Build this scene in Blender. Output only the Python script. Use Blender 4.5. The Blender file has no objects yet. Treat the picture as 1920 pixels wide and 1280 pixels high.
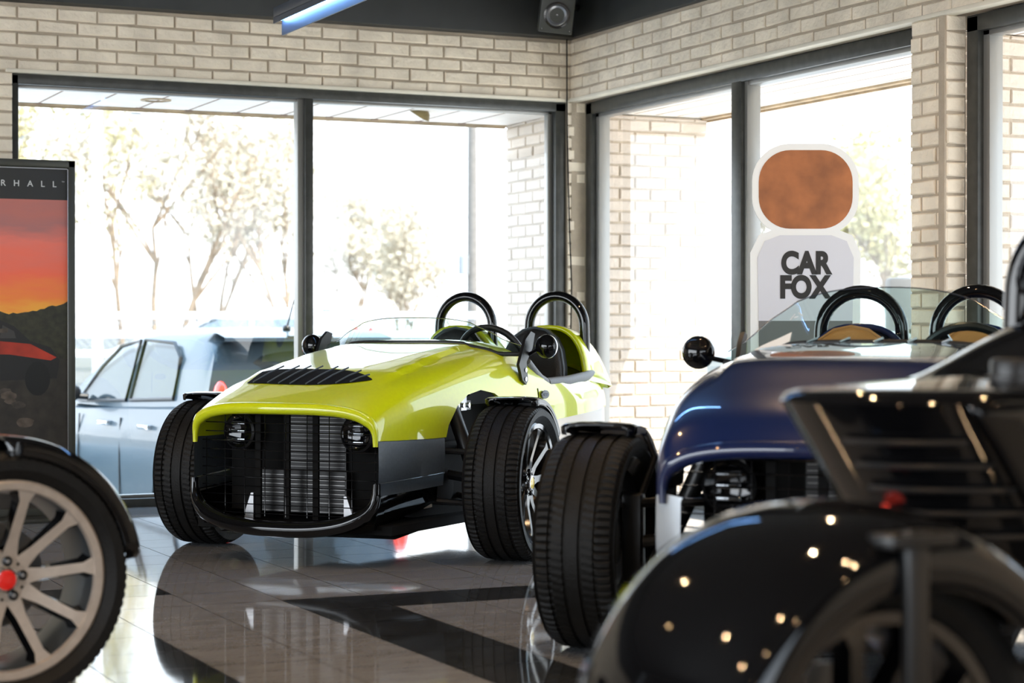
import bpy, bmesh, math, random
from mathutils import Vector, Matrix, noise
C = bpy.context.scene.collection
SC = bpy.context.scene
PI = math.pi
R = math.radians
random.seed(7)

# ------------------------------------------------------------ camera, sky, sun, exposure
cam_d = bpy.data.cameras.new('camera')
cam_d.lens = 70; cam_d.sensor_width = 36; cam_d.clip_start = 0.05; cam_d.clip_end = 500
cam_d.dof.use_dof = True; cam_d.dof.focus_distance = 8.3; cam_d.dof.aperture_fstop = 3.2
cam = bpy.data.objects.new('camera', cam_d); C.objects.link(cam)
cam.location = (-5.204, -10.409, 0.94)
cam.rotation_euler = (PI/2 - 0.00566, 0, -0.4345)
SC.camera = cam
SC.view_settings.view_transform = 'Standard'
SC.view_settings.look = 'None'
SC.view_settings.gamma = 1
SC.view_settings.use_curve_mapping = False
SC.view_settings.exposure = 0.95

wd = bpy.data.worlds.new('sky'); SC.world = wd; wd.use_nodes = True
nt = wd.node_tree; bg = nt.nodes['Background']
tc = nt.nodes.new('ShaderNodeTexCoord'); sp = nt.nodes.new('ShaderNodeSeparateXYZ')
rp = nt.nodes.new('ShaderNodeValToRGB')
nt.links.new(tc.outputs['Generated'], sp.inputs[0]); nt.links.new(sp.outputs['Z'], rp.inputs[0])
rp.color_ramp.elements[0].color = (0.93, 0.97, 1.0, 1); rp.color_ramp.elements[0].position = 0.0
rp.color_ramp.elements[1].color = (0.42, 0.68, 1.0, 1); rp.color_ramp.elements[1].position = 0.75
nt.links.new(rp.outputs[0], bg.inputs[0]); bg.inputs[1].default_value = 2.3

sun_d = bpy.data.lights.new('sun', 'SUN'); sun_d.energy = 6.0; sun_d.angle = R(0.6); sun_d.color = (1.0, 0.93, 0.82)
sun = bpy.data.objects.new('sun', sun_d); C.objects.link(sun)
sun.rotation_euler = Vector((0.40, -0.62, 1.0)).to_track_quat('Z', 'Y').to_euler()

def portal(name, loc, rot, sx, sy, energy, color):
    l = bpy.data.lights.new(name, 'AREA'); l.shape = 'RECTANGLE'; l.size = sx; l.size_y = sy
    l.energy = energy; l.color = color
    o = bpy.data.objects.new(name, l); C.objects.link(o); o.location = loc; o.rotation_euler = rot
    return o
# daylight entering through the glazing of the unseen far sides of the showroom
portal('daylight_rear_glazing', (-5.0, -14.8, 1.5), (-PI/2, 0, 0), 7.0, 2.2, 130, (0.86, 0.93, 1.0))
portal('daylight_side_glazing', (-9.8, -7.0, 1.5), (0, -PI/2, 0), 2.2, 8.0, 135, (0.90, 0.95, 1.0))

# ------------------------------------------------------------ materials
def mat(name, col, rough=0.5, metal=0.0, coat=0.0, spec=0.5, emit=None, es=1.0, var=0.0, vscale=8.0, bump=0.0, bscale=60.0, alpha=None, trans=0.0):
    m = bpy.data.materials.new(name); m.use_nodes = True
    n = m.node_tree.nodes; l = m.node_tree.links; b = n['Principled BSDF']
    b.inputs['Base Color'].default_value = (*col, 1)
    b.inputs['Roughness'].default_value = rough; b.inputs['Metallic'].default_value = metal
    b.inputs['Coat Weight'].default_value = coat; b.inputs['Coat IOR'].default_value = 1.6; b.inputs['Coat Roughness'].default_value = 0.012
    b.inputs['Specular IOR Level'].default_value = spec
    if trans: b.inputs['Transmission Weight'].default_value = trans
    if emit: b.inputs['Emission Color'].default_value = (*emit, 1); b.inputs['Emission Strength'].default_value = es
    if var or bump:
        t = n.new('ShaderNodeTexCoord')
    if var:
        nz = n.new('ShaderNodeTexNoise'); nz.inputs['Scale'].default_value = vscale; nz.inputs['Detail'].default_value = 6
        l.new(t.outputs['Object'], nz.inputs['Vector'])
        r = n.new('ShaderNodeValToRGB'); e = r.color_ramp.elements
        e[0].position = 0.3; e[1].position = 0.7
        e[0].color = (*[max(0, c*(1-var)) for c in col], 1); e[1].color = (*[min(1, c*(1+var)) for c in col], 1)
        l.new(nz.outputs[0], r.inputs[0]); l.new(r.outputs[0], b.inputs['Base Color'])
    if bump:
        nz2 = n.new('ShaderNodeTexNoise'); nz2.inputs['Scale'].default_value = bscale; nz2.inputs['Detail'].default_value = 4
        l.new(t.outputs['Object'], nz2.inputs['Vector'])
        bp = n.new('ShaderNodeBump'); bp.inputs['Strength'].default_value = bump; bp.inputs['Distance'].default_value = 0.01
        l.new(nz2.outputs[0], bp.inputs['Height']); l.new(bp.outputs[0], b.inputs['Normal'])
    return m

def glass_mat(name, tint=(1, 1, 1), refl=1.0):
    # thin window pane: mostly clear, Fresnel mirror on top
    m = bpy.data.materials.new(name); m.use_nodes = True
    n = m.node_tree.nodes; l = m.node_tree.links; n.clear()
    o = n.new('ShaderNodeOutputMaterial'); mx = n.new('ShaderNodeMixShader')
    t = n.new('ShaderNodeBsdfTransparent'); t.inputs[0].default_value = (*tint, 1)
    g = n.new('ShaderNodeBsdfGlossy'); g.inputs['Roughness'].default_value = 0.0
    ge = n.new('ShaderNodeNewGeometry'); d = n.new('ShaderNodeVectorMath'); d.operation = 'DOT_PRODUCT'
    l.new(ge.outputs['Normal'], d.inputs[0]); l.new(ge.outputs['Incoming'], d.inputs[1])
    def mth(op, a=None, b=None):
        q = n.new('ShaderNodeMath'); q.operation = op; q.use_clamp = op == 'MULTIPLY_ADD'
        for i, v in enumerate((a, b)):
            if v is None: continue
            if isinstance(v, (int, float)): q.inputs[i].default_value = v
            else: l.new(v, q.inputs[i])
        return q
    ab = mth('ABSOLUTE', d.outputs['Value']); om = mth('SUBTRACT', 1.0, ab.outputs[0]); pw = mth('POWER', om.outputs[0], 5.0)
    fr = mth('MULTIPLY_ADD', pw.outputs[0], 0.9*refl); fr.inputs[2].default_value = 0.07*refl
    l.new(fr.outputs[0], mx.inputs[0])
    l.new(t.outputs[0], mx.inputs[1]); l.new(g.outputs[0], mx.inputs[2]); l.new(mx.outputs[0], o.inputs[0])
    return m

M = {}
M['brick'] = mat('painted_brick', (0.82, 0.71, 0.56), 0.55, var=0.16, vscale=5.0, bump=0.9, bscale=30)
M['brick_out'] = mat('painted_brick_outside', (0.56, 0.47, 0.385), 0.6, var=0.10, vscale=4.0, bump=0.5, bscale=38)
M['mortar'] = mat('painted_mortar', (0.44, 0.36, 0.27), 0.7, var=0.12, vscale=9, bump=0.5, bscale=70)
M['ledge'] = mat('cream_ledge_paint', (0.76, 0.69, 0.56), 0.5, var=0.06, bump=0.3, bscale=30)
M['frame'] = mat('bronze_window_frame', (0.055, 0.055, 0.05), 0.35, 0.3, var=0.2, vscale=20)
M['frame_in'] = mat('lit_frame_side', (0.30, 0.29, 0.27), 0.4, 0.6)  # light on the frame's side faces, painted in as a paler frame colour
M['fascia'] = mat('dark_fascia_paint', (0.022, 0.023, 0.022), 0.55, var=0.2, vscale=5)
M['ceiling'] = mat('dark_ceiling', (0.05, 0.05, 0.05), 0.8)
M['wall_in'] = mat('far_wall_paint', (0.07, 0.06, 0.05), 0.7, var=0.15, vscale=2)
M['soffit'] = mat('white_soffit_panel', (0.97, 0.87, 0.78), 0.6, var=0.05)
M['soffit_wood'] = mat('weathered_soffit_board', (0.88, 0.82, 0.74), 0.7, var=0.12, vscale=3, bump=0.4, bscale=25)
M['joint'] = mat('soffit_joint', (0.32, 0.22, 0.16), 0.7)
M['drip'] = mat('drip_edge', (0.45, 0.33, 0.20), 0.6, var=0.3)
M['glass'] = glass_mat('window_glass', (0.97, 0.985, 0.985), 1.3)
M['screen'] = glass_mat('windscreen_acrylic', (0.74, 0.88, 0.85))
M['carglass'] = glass_mat('parked_car_glass', (0.30, 0.36, 0.40))
M['lime'] = mat('lime_paint', (0.62, 0.68, 0.002), 0.34, 0.0, coat=1.0, spec=0.25, var=0.03, vscale=60)
M['navy'] = mat('navy_paint', (0.003, 0.012, 0.068), 0.3, 0.0, coat=1.0, spec=0.2)
M['gloss'] = mat('gloss_black', (0.003, 0.003, 0.0035), 0.05, 0.0, coat=0.0)
M['satin'] = mat('satin_black', (0.007, 0.007, 0.0075), 0.38)
M['black'] = mat('matt_black', (0.003, 0.003, 0.003), 0.8, spec=0.2)
M['rubber'] = mat('tyre_rubber', (0.0055, 0.0053, 0.0050), 0.55, spec=0.25, var=0.25, vscale=30, bump=0.25, bscale=160)
M['slate'] = mat('slate_grey_trim', (0.060, 0.075, 0.090), 0.42, 0.0, var=0.12, vscale=90)
M['silverpan'] = mat('silver_side_panel', (0.42, 0.46, 0.50), 0.4, 0.3, var=0.05)
M['champagne'] = mat('champagne_metal', (0.48, 0.42, 0.36), 0.33, 0.6)
M['tanmetal'] = mat('tan_chassis_plate', (0.46, 0.35, 0.25), 0.42, 0.5, var=0.15, vscale=12)
M['chrome'] = mat('chrome', (0.75, 0.76, 0.78), 0.12, 1.0)
M['steel'] = mat('brushed_steel', (0.45, 0.45, 0.46), 0.35, 0.9)
M['spoke'] = mat('machined_spoke_face', (0.52, 0.45, 0.385), 0.40, 0.55, var=0.08, vscale=40)
M['darkchrome'] = mat('dark_chrome', (0.10, 0.095, 0.09), 0.15, 0.9)
M['disc'] = mat('brake_disc_iron', (0.20, 0.19, 0.18), 0.35, 0.9)
M['yellow'] = mat('yellow_cap', (0.85, 0.60, 0.0), 0.3, coat=0.5)
M['red'] = mat('red_cap', (0.80, 0.015, 0.01), 0.3, coat=0.5)
M['seat_black'] = mat('black_leather', (0.012, 0.012, 0.013), 0.42, bump=0.3, bscale=200)
M['seat_tan'] = mat('tan_leather', (0.40, 0.19, 0.055), 0.42, bump=0.25, bscale=200)
M['pad'] = mat('grey_sill_pad', (0.13, 0.135, 0.14), 0.5, bump=0.3, bscale=150)
M['radiator'] = mat('radiator_core', (0.012, 0.012, 0.013), 0.5, 0.0)
M['fin'] = mat('radiator_fin', (0.26, 0.255, 0.25), 0.35, 0.8)
M['lens'] = mat('headlight_lens', (0.12, 0.13, 0.14), 0.08, 0.8, coat=1.0)
M['white'] = mat('white_paint', (0.80, 0.80, 0.80), 0.5)
M['paper'] = mat('white_paper', (0.80, 0.80, 0.78), 0.6)
M['ink'] = mat('black_ink', (0.02, 0.018, 0.016), 0.6)
M['redlens'] = mat('red_tail_lens', (0.55, 0.01, 0.01), 0.15, emit=(1.0, 0.07, 0.04), es=1.0, coat=1.0)

M['steelbarrel'] = mat('blue_steel_barrel', (0.16, 0.18, 0.20), 0.3, 0.8)
M['frame_stand'] = mat('dark_olive_frame', (0.055, 0.055, 0.045), 0.4, 0.3)
M['letter'] = mat('pale_grey_lettering', (0.62, 0.62, 0.60), 0.5)
M['p_hill'] = mat('print_dark_hills', (0.030, 0.028, 0.014), 0.45, var=0.5, vscale=30)
M['p_ground'] = mat('print_dark_ground', (0.030, 0.024, 0.018), 0.45, var=0.4, vscale=14)
M['p_rock'] = mat('print_rock', (0.10, 0.075, 0.055), 0.45, var=0.5, vscale=22)
M['p_rock2'] = mat('print_dim_rock', (0.055, 0.043, 0.034), 0.45, var=0.5, vscale=22)
M['p_dark'] = mat('print_car_dark', (0.012, 0.011, 0.011), 0.45)
M['p_black'] = mat('print_black', (0.005, 0.005, 0.005), 0.45)
M['p_red'] = mat('print_car_red', (0.42, 0.035, 0.015), 0.45, var=0.4, vscale=8)
M['p_grey'] = mat('print_window_grey', (0.05, 0.045, 0.042), 0.45)
M['p_grey2'] = mat('print_mid_grey', (0.16, 0.155, 0.15), 0.5)
M['rust'] = mat('russet_print', (0.34, 0.115, 0.035), 0.5, var=0.3, vscale=9)
M['shirt'] = mat('white_print', (0.62, 0.62, 0.66), 0.5)
M['spk'] = mat('speaker_grey', (0.055, 0.055, 0.047), 0.5)
M['led_house'] = mat('led_housing', (0.06, 0.07, 0.09), 0.4, 0.0)
M['led'] = mat('blue_white_led', (0.5, 0.7, 1), 0.5, emit=(0.22, 0.48, 1.0), es=22)
M['bulb'] = mat('warm_bulb', (1, 0.8, 0.5), 0.5, emit=(1.0, 0.62, 0.24), es=40)
M['asphalt'] = mat('pale_concrete_lot', (0.80, 0.76, 0.72), 0.8, var=0.12, vscale=2)
M['verge'] = mat('dry_grass_verge', (0.125, 0.12, 0.10), 0.9, var=0.3, vscale=6)
M['silverblue'] = mat('silver_blue_paint', (0.075, 0.105, 0.125), 0.3, 0.0, coat=0.35, spec=0.4)
M['palecar'] = mat('pale_car_paint', (0.62, 0.63, 0.64), 0.35, 0.1, coat=0.8)
M['tanmirror'] = mat('beige_mirror_shell', (0.050, 0.044, 0.034), 0.5, spec=0.2)
M['dimglass'] = glass_mat('side_window_glass', (0.55, 0.60, 0.62))
M['dimglass2'] = glass_mat('rear_window_glass', (0.50, 0.56, 0.56))
M['polewood'] = mat('weathered_pole_wood', (0.20, 0.18, 0.16), 0.8, var=0.2)
M['polegrey'] = mat('galvanised_grey', (0.35, 0.36, 0.37), 0.6)
M['bark'] = mat('bare_bark', (0.27, 0.20, 0.14), 0.9, var=0.2)
M['leaf_y'] = mat('yellow_green_buds', (0.56, 0.50, 0.26), 0.7)
M['leaf_p'] = mat('pale_buds', (0.58, 0.51, 0.39), 0.7)
M['brass'] = mat('tarnished_brass', (0.22, 0.16, 0.06), 0.4, 0.6)
def sunset():
    m = bpy.data.materials.new('printed_sunset'); m.use_nodes = True
    n = m.node_tree.nodes; l = m.node_tree.links; b = n['Principled BSDF']
    t = n.new('ShaderNodeTexCoord'); s = n.new('ShaderNodeSeparateXYZ'); l.new(t.outputs['Object'], s.inputs[0])
    mp = n.new('ShaderNodeMapping'); mp.inputs['Rotation'].default_value = (0, R(38), 0); mp.inputs['Scale'].default_value = (2.2, 1, 8.5)
    l.new(t.outputs['Object'], mp.inputs[0]); nz = n.new('ShaderNodeTexNoise'); nz.inputs['Scale'].default_value = 1.3; nz.inputs['Detail'].default_value = 5
    l.new(mp.outputs[0], nz.inputs['Vector'])
    mr = n.new('ShaderNodeMapRange'); mr.inputs[1].default_value = 1.02; mr.inputs[2].default_value = 1.60; l.new(s.outputs['Z'], mr.inputs[0])
    ad = n.new('ShaderNodeMath'); ad.operation = 'MULTIPLY_ADD'; ad.inputs[1].default_value = 0.55; l.new(nz.outputs[0], ad.inputs[0]); l.new(mr.outputs[0], ad.inputs[2])
    r = n.new('ShaderNodeValToRGB'); e = r.color_ramp; cols = [(0.28, (1.0, 0.46, 0.05)), (0.42, (1.0, 0.26, 0.05)), (0.62, (1.0, 0.16, 0.08)), (0.85, (0.90, 0.20, 0.14)), (1.05, (0.46, 0.17, 0.15)), (1.2, (0.56, 0.17, 0.13))]
    e.elements[0].position = 0.2; e.elements[0].color = (*cols[0][1], 1); e.elements[1].position = 1.0; e.elements[1].color = (*cols[5][1], 1)
    for p, c in cols[1:5]: q = e.elements.new(p*0.8); q.color = (*c, 1)
    mu = n.new('ShaderNodeMath'); mu.operation = 'MULTIPLY'; mu.inputs[1].default_value = 0.8; l.new(ad.outputs[0], mu.inputs[0]); l.new(mu.outputs[0], r.inputs[0])
    gt = n.new('ShaderNodeMath'); gt.operation = 'GREATER_THAN'; gt.inputs[1].default_value = 1.588; l.new(s.outputs['Z'], gt.inputs[0])
    mx = n.new('ShaderNodeMixRGB'); mx.inputs[2].default_value = (0.018, 0.018, 0.016, 1); l.new(gt.outputs[0], mx.inputs[0]); l.new(r.outputs[0], mx.inputs[1])
    l.new(mx.outputs[0], b.inputs['Base Color']); b.inputs['Roughness'].default_value = 0.35
    return m
M['sunset'] = sunset()

# ------------------------------------------------------------ mesh helpers
class MB:
    def __init__(s): s.v = []; s.f = []; s.mi = []; s.sm = []
    def add(s, vs, fs, mi=0, T=None, sm=True):
        o = len(s.v)
        for p in vs:
            p = Vector(p)
            s.v.append(T @ p if T else p)
        for f in fs:
            s.f.append([o+i for i in f]); s.mi.append(mi); s.sm.append(sm)
    def box(s, lo, hi, mi=0, T=None, bev=0.0):
        x0, y0, z0 = lo; x1, y1, z1 = hi
        if bev <= 0:
            s.add([(x0,y0,z0),(x1,y0,z0),(x1,y1,z0),(x0,y1,z0),(x0,y0,z1),(x1,y0,z1),(x1,y1,z1),(x0,y1,z1)],
                  [(0,3,2,1),(4,5,6,7),(0,1,5,4),(1,2,6,5),(2,3,7,6),(3,0,4,7)], mi, T, False)
            return
        bm = bmesh.new(); bmesh.ops.create_cube(bm, size=1)
        for v in bm.verts:
            v.co = Vector(((x0+x1)/2+v.co.x*(x1-x0), (y0+y1)/2+v.co.y*(y1-y0), (z0+z1)/2+v.co.z*(z1-z0)))
        bmesh.ops.bevel(bm, geom=bm.edges[:], offset=bev, segments=2, affect='EDGES', profile=0.5)
        bm.verts.index_update()
        s.add([v.co for v in bm.verts], [[v.index for v in f.verts] for f in bm.faces], mi, T, True); bm.free()
    def grid(s, rows, mi=0, closed_u=False, closed_v=False, T=None, flip=False):
        nu = len(rows); nv = len(rows[0]); vs = [p for r in rows for p in r]; fs = []
        for i in range(nu if closed_u else nu-1):
            for j in range(nv if closed_v else nv-1):
                a = i*nv+j; b = i*nv+(j+1) % nv; c = ((i+1) % nu)*nv+(j+1) % nv; d = ((i+1) % nu)*nv+j
                fs.append((a, d, c, b) if flip else (a, b, c, d))
        s.add(vs, fs, mi, T)
    def lathe(s, prof, seg=48, mi=0, T=None, a0=0, a1=2*PI, mod=None):
        full = abs(a1-a0-2*PI) < 1e-6; n = seg if full else seg+1; rows = []
        for i in range(n):
            a = a0+(a1-a0)*i/seg
            rows.append([((r+(mod(i, k) if mod else 0))*math.cos(a), y, (r+(mod(i, k) if mod else 0))*math.sin(a)) for k, (r, y) in enumerate(prof)])
        s.grid(rows, mi, closed_u=full, T=T)
    def tube(s, pts, r, seg=10, mi=0, closed=False, T=None, caps=True, sx=1.0):
        pts = [Vector(p) for p in pts]; n = len(pts); rows = []; up = None
        for i, p in enumerate(pts):
            if closed: t = pts[(i+1) % n]-pts[i-1]
            else: t = pts[min(i+1, n-1)]-pts[max(i-1, 0)]
            t.normalize()
            if up is None:
                up = Vector((0, 0, 1)) if abs(t.z) < 0.9 else Vector((1, 0, 0))
            e = t.cross(up)
            if e.length < 1e-5: up = Vector((0, 1, 0)); e = t.cross(up)
            e.normalize(); up = e.cross(t).normalized()
            rr = r[i] if isinstance(r, (list, tuple)) else r
            rows.append([p+e*rr*sx*math.cos(2*PI*k/seg)+up*rr*math.sin(2*PI*k/seg) for k in range(seg)])
        s.grid(rows, mi, closed_u=closed, closed_v=True, T=T)
        if caps and not closed:
            s.add(rows[0], [list(range(seg))], mi, T); s.add(rows[-1], [list(range(seg))[::-1]], mi, T)
    def poly(s, pts, th, axis='y', mi=0, T=None, mi_side=None):
        # extruded polygon; pts in the plane, thickness centred on the axis
        def P(a, b, h):
            return {'y': (a, h, b), 'x': (h, a, b), 'z': (a, b, h)}[axis]
        n = len(pts); h0, h1 = (-th/2, th/2) if not isinstance(th, tuple) else th
        vs = [P(a, b, h0) for a, b in pts]+[P(a, b, h1) for a, b in pts]
        s.add(vs, [list(range(n)), list(range(2*n-1, n-1, -1))], mi, T, False)
        s.add(vs, [(i, i+n, (i+1) % n+n, (i+1) % n) for i in range(n)], mi if mi_side is None else mi_side, T, False)
    def sphere(s, c, r, seg=16, mi=0, T=None, sc=(1, 1, 1)):
        rows = []
        for i in range(seg//2+1):
            th = PI*i/(seg//2)
            rows.append([(c[0]+r*sc[0]*math.sin(th)*math.cos(2*PI*k/seg), c[1]+r*sc[1]*math.sin(th)*math.sin(2*PI*k/seg), c[2]+r*sc[2]*math.cos(th)) for k in range(seg)])
        s.grid(rows, mi, closed_v=True, T=T, flip=True)
    def build(s, name, mats, parent=None, ang=35, loc=None, rot=None):
        me = bpy.data.meshes.new(name)
        me.from_pydata([tuple(p) for p in s.v], [], s.f)
        for m in (mats if isinstance(mats, (list, tuple)) else [mats]): me.materials.append(m)
        for p, i, k in zip(me.polygons, s.mi, s.sm): p.material_index = i; p.use_smooth = k
        bm = bmesh.new(); bm.from_mesh(me)
        bmesh.ops.remove_doubles(bm, verts=bm.verts, dist=1e-5)
        bmesh.ops.recalc_face_normals(bm, faces=bm.faces)
        bm.to_mesh(me); bm.free()
        me.set_sharp_from_angle(angle=R(ang))
        o = bpy.data.objects.new(name, me); C.objects.link(o)
        if parent: o.parent = parent
        if loc: o.location = loc
        if rot: o.rotation_euler = rot
        return o

def tag(o, label, cat, group=None, kind=None):
    if label: o['label'] = label
    if cat: o['category'] = cat
    if group: o['group'] = group
    if kind: o['kind'] = kind
    return o
def thing(name, label, cat, loc=(0, 0, 0), rz=0, group=None, kind=None):
    o = bpy.data.objects.new(name, None); C.objects.link(o); o.empty_display_size = 0.1
    o.location = loc; o.rotation_euler = (0, 0, rz)
    return tag(o, label, cat, group, kind)
def boolean(o, cutters, solid=None):
    # cut shapes out of a shell and keep the result as plain mesh
    if solid:
        m = o.modifiers.new('s', 'SOLIDIFY'); m.thickness = solid; m.offset = -1
    for c in cutters:
        m = o.modifiers.new('b', 'BOOLEAN'); m.object = c; m.operation = 'DIFFERENCE'; m.solver = 'EXACT'
    bpy.context.view_layer.update()
    dg = bpy.context.evaluated_depsgraph_get()
    me = bpy.data.meshes.new_from_object(o.evaluated_get(dg))
    o.modifiers.clear(); o.data = me
    me.set_sharp_from_angle(angle=R(30))
    for c in cutters: bpy.data.objects.remove(c)
def interp(xs, ys, x):
    # monotone-ish cubic through the stations
    n = len(xs); d = 1 if xs[-1] > xs[0] else -1
    if (x-xs[0])*d <= 0: return ys[0]
    if (x-xs[-1])*d >= 0: return ys[-1]
    i = 0
    while (x-xs[i+1])*d > 0: i += 1
    def sl(k):
        if k == 0: return (ys[1]-ys[0])/(xs[1]-xs[0])
        if k == n-1: return (ys[-1]-ys[-2])/(xs[-1]-xs[-2])
        a = (ys[k]-ys[k-1])/(xs[k]-xs[k-1]); b = (ys[k+1]-ys[k])/(xs[k+1]-xs[k])
        return 0 if a*b < 0 else 2*a*b/(a+b) if a+b else 0
    h = xs[i+1]-xs[i]; t = (x-xs[i])/h
    return ((2*t**3-3*t*t+1)*ys[i]+(t**3-2*t*t+t)*h*sl(i)+(-2*t**3+3*t*t)*ys[i+1]+(t**3-t*t)*h*sl(i+1))
def text(name, s, size, m, parent=None, loc=(0, 0, 0), rot=(PI/2, 0, 0), ext=0.001, spacing=1.0, align='CENTER', off=0.0, line=1.0):
    cu = bpy.data.curves.new(name, 'FONT'); cu.body = s; cu.size = size; cu.extrude = ext
    cu.space_character = spacing; cu.align_x = align; cu.offset = off; cu.space_line = line
    t = bpy.data.objects.new(name, cu); C.objects.link(t); bpy.context.view_layer.update()
    me = bpy.data.meshes.new_from_object(t.evaluated_get(bpy.context.evaluated_depsgraph_get()))
    bpy.data.objects.remove(t)
    me.materials.clear(); me.materials.append(m)
    o = bpy.data.objects.new(name, me); C.objects.link(o); o.location = loc; o.rotation_euler = rot
    if parent: o.parent = parent
    return o

# ------------------------------------------------------------ room shell
def spans(u0, u1, zc, openings):
    iv = [(u0, u1)]
    for (a, b, z0, z1) in openings:
        if z0 < zc < z1:
            iv = [q for (p, r) in iv for q in ((p, min(r, a)), (max(p, b), r)) if q[1]-q[0] > 1e-4]
    return iv
COURSE = 2.274/33
def brick_wall(name, org, ud, nd, u0, u1, z0, z1, openings, th, mats, off=0.0, blen=0.208, kind='structure', proud=0.009, seed=1, stag=0.5):
    rnd = random.Random(seed); org = Vector(org); ud = Vector(ud); nd = Vector(nd); zd = Vector((0, 0, 1))
    T = Matrix.Translation(org) @ Matrix((ud, nd, zd)).transposed().to_4x4()
    mb = MB(); mo = 0.0055
    k0 = int(math.floor(z0/COURSE)); k1 = int(math.ceil(z1/COURSE))
    zs = sorted({z0, z1, *[z for o in openings for z in (o[2], o[3]) if z0 < z < z1]})
    for a, b in zip(zs, zs[1:]):                                    # mortar bed
        for (p, q) in spans(u0, u1, (a+b)/2, openings): mb.box((p, -th, a), (q, -proud, b), 1, T)
    for k in range(k0, k1):
        za, zb = max(k*COURSE, z0)+mo, min((k+1)*COURSE, z1)-mo
        if zb-za < 0.012: continue
        for (p, q) in spans(u0, u1, (za+zb)/2, openings):
            s = off+(blen*stag if k % 2 else 0)
            j = int(math.floor((p-s)/blen))
            while s+j*blen < q:
                a, b = max(p, s+j*blen+mo), min(q, s+(j+1)*blen-mo); j += 1
                if a > p+mo+1e-6 or a == p: pass
                if b-a < 0.015: continue
                d = rnd.uniform(-0.0035, 0.0035); c = 0.005; e = [rnd.uniform(-0.0032, 0.0032) for _ in range(4)]
                vs = [(a, -proud-0.002, za+e[0]), (b, -proud-0.002, za+e[1]), (b, -proud-0.002, zb+e[2]), (a, -proud-0.002, zb+e[3]),
                      (a, -c+d, za+e[0]), (b, -c+d, za+e[1]), (b, -c+d, zb+e[2]), (a, -c+d, zb+e[3]),
                      (a+c, d, za+c+e[0]), (b-c, d, za+c+e[1]), (b-c, d, zb-c+e[2]), (a+c, d, zb-c+e[3])]
                fs = [(8, 9, 10, 11)]+[(i, (i+1) % 4, 4+(i+1) % 4, 4+i) for i in range(4)]+[(4+i, 4+(i+1) % 4, 8+(i+1) % 4, 8+i) for i in range(4)]
                mb.add(vs, fs, 0, T, False)
    o = mb.build(name, mats, ang=20)
    if kind: o['kind'] = kind
    return o
ZH, ZC = 2.274, 2.632
br = [M['brick'], M['mortar']]; bo = [M['brick_out'], M['mortar']]
# wall with the wide window (faces -Y) and wall with the two windows (faces -X)
brick_wall('wall_back', (0, 0, 0), (1, 0, 0), (0, -1, 0), -10.0, 0.1, 0.0, ZC, [(-3.215, -0.012, -1, ZH)], 0.14, br, off=0.035, seed=2)
brick_wall('wall_right', (0, 0, 0), (0, 1, 0), (-1, 0, 0), -15.0, 0.0, 0.0, ZC, [(-3.30, -0.001, -1, ZH), (-7.6, -3.545, -1, ZH)], 0.105, br, off=0.06, seed=3)
# brick returns beside the window recesses
brick_wall('wall_pier_return', (0.0, -3.553, 0), (1, 0, 0), (0, -1, 0), -0.004, 0.10, 0.0, ZH, [], 0.05, br, off=0.0, blen=0.115, seed=4, stag=0)
mb = MB(); mb.box((-3.25, -0.012, ZH-0.004), (0.0, 0.05, ZH+0.016), bev=0.004); tag(mb.build('trim_1', M['ledge']), None, None, kind='structure')
mb = MB(); mb.box((-0.012, -7.6, ZH-0.004), (0.05, 0.0, ZH+0.016), bev=0.004); tag(mb.build('trim_2', M['ledge']), None, None, kind='structure')
# dark fascia beams and ceiling
mb = MB(); mb.box((-10, -0.10, ZC), (0.1, 0.14, 3.6), bev=0.004); tag(mb.build('trim_3', M['fascia']), None, None, kind='structure')
mb = MB(); mb.box((-0.03, -15, ZC), (0.14, -0.10, 3.6), bev=0.004); tag(mb.build('trim_4', M['fascia']), None, None, kind='structure')
mb = MB(); mb.box((-10.1, -15.1, 3.6), (0.2, 0.2, 3.7)); tag(mb.build('ceiling', M['ceiling']), None, None, kind='structure')
mb = MB()
for a, b, z0, z1 in ((-15, -11, 0, 3.6), (-3.0, -0.14, 0, 3.6), (-11, -3.0, 2.7, 3.6), (-11, -3.0, 0, 0.35)): mb.box((-10.2, a, z0), (-10, b, z1))
tag(mb.build('wall_left', M['wall_in']), None, None, kind='structure')
mb = MB()
for a, b, z0, z1 in ((-10, -8.5, 0, 3.6), (-1.5, 0, 0, 3.6), (-8.5, -1.5, 2.7, 3.6), (-8.5, -1.5, 0, 0.35)): mb.box((a, -15.2, z0), (b, -15, z1))
tag(mb.build('wall_front', M['wall_in']), None, None, kind='structure')

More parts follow.
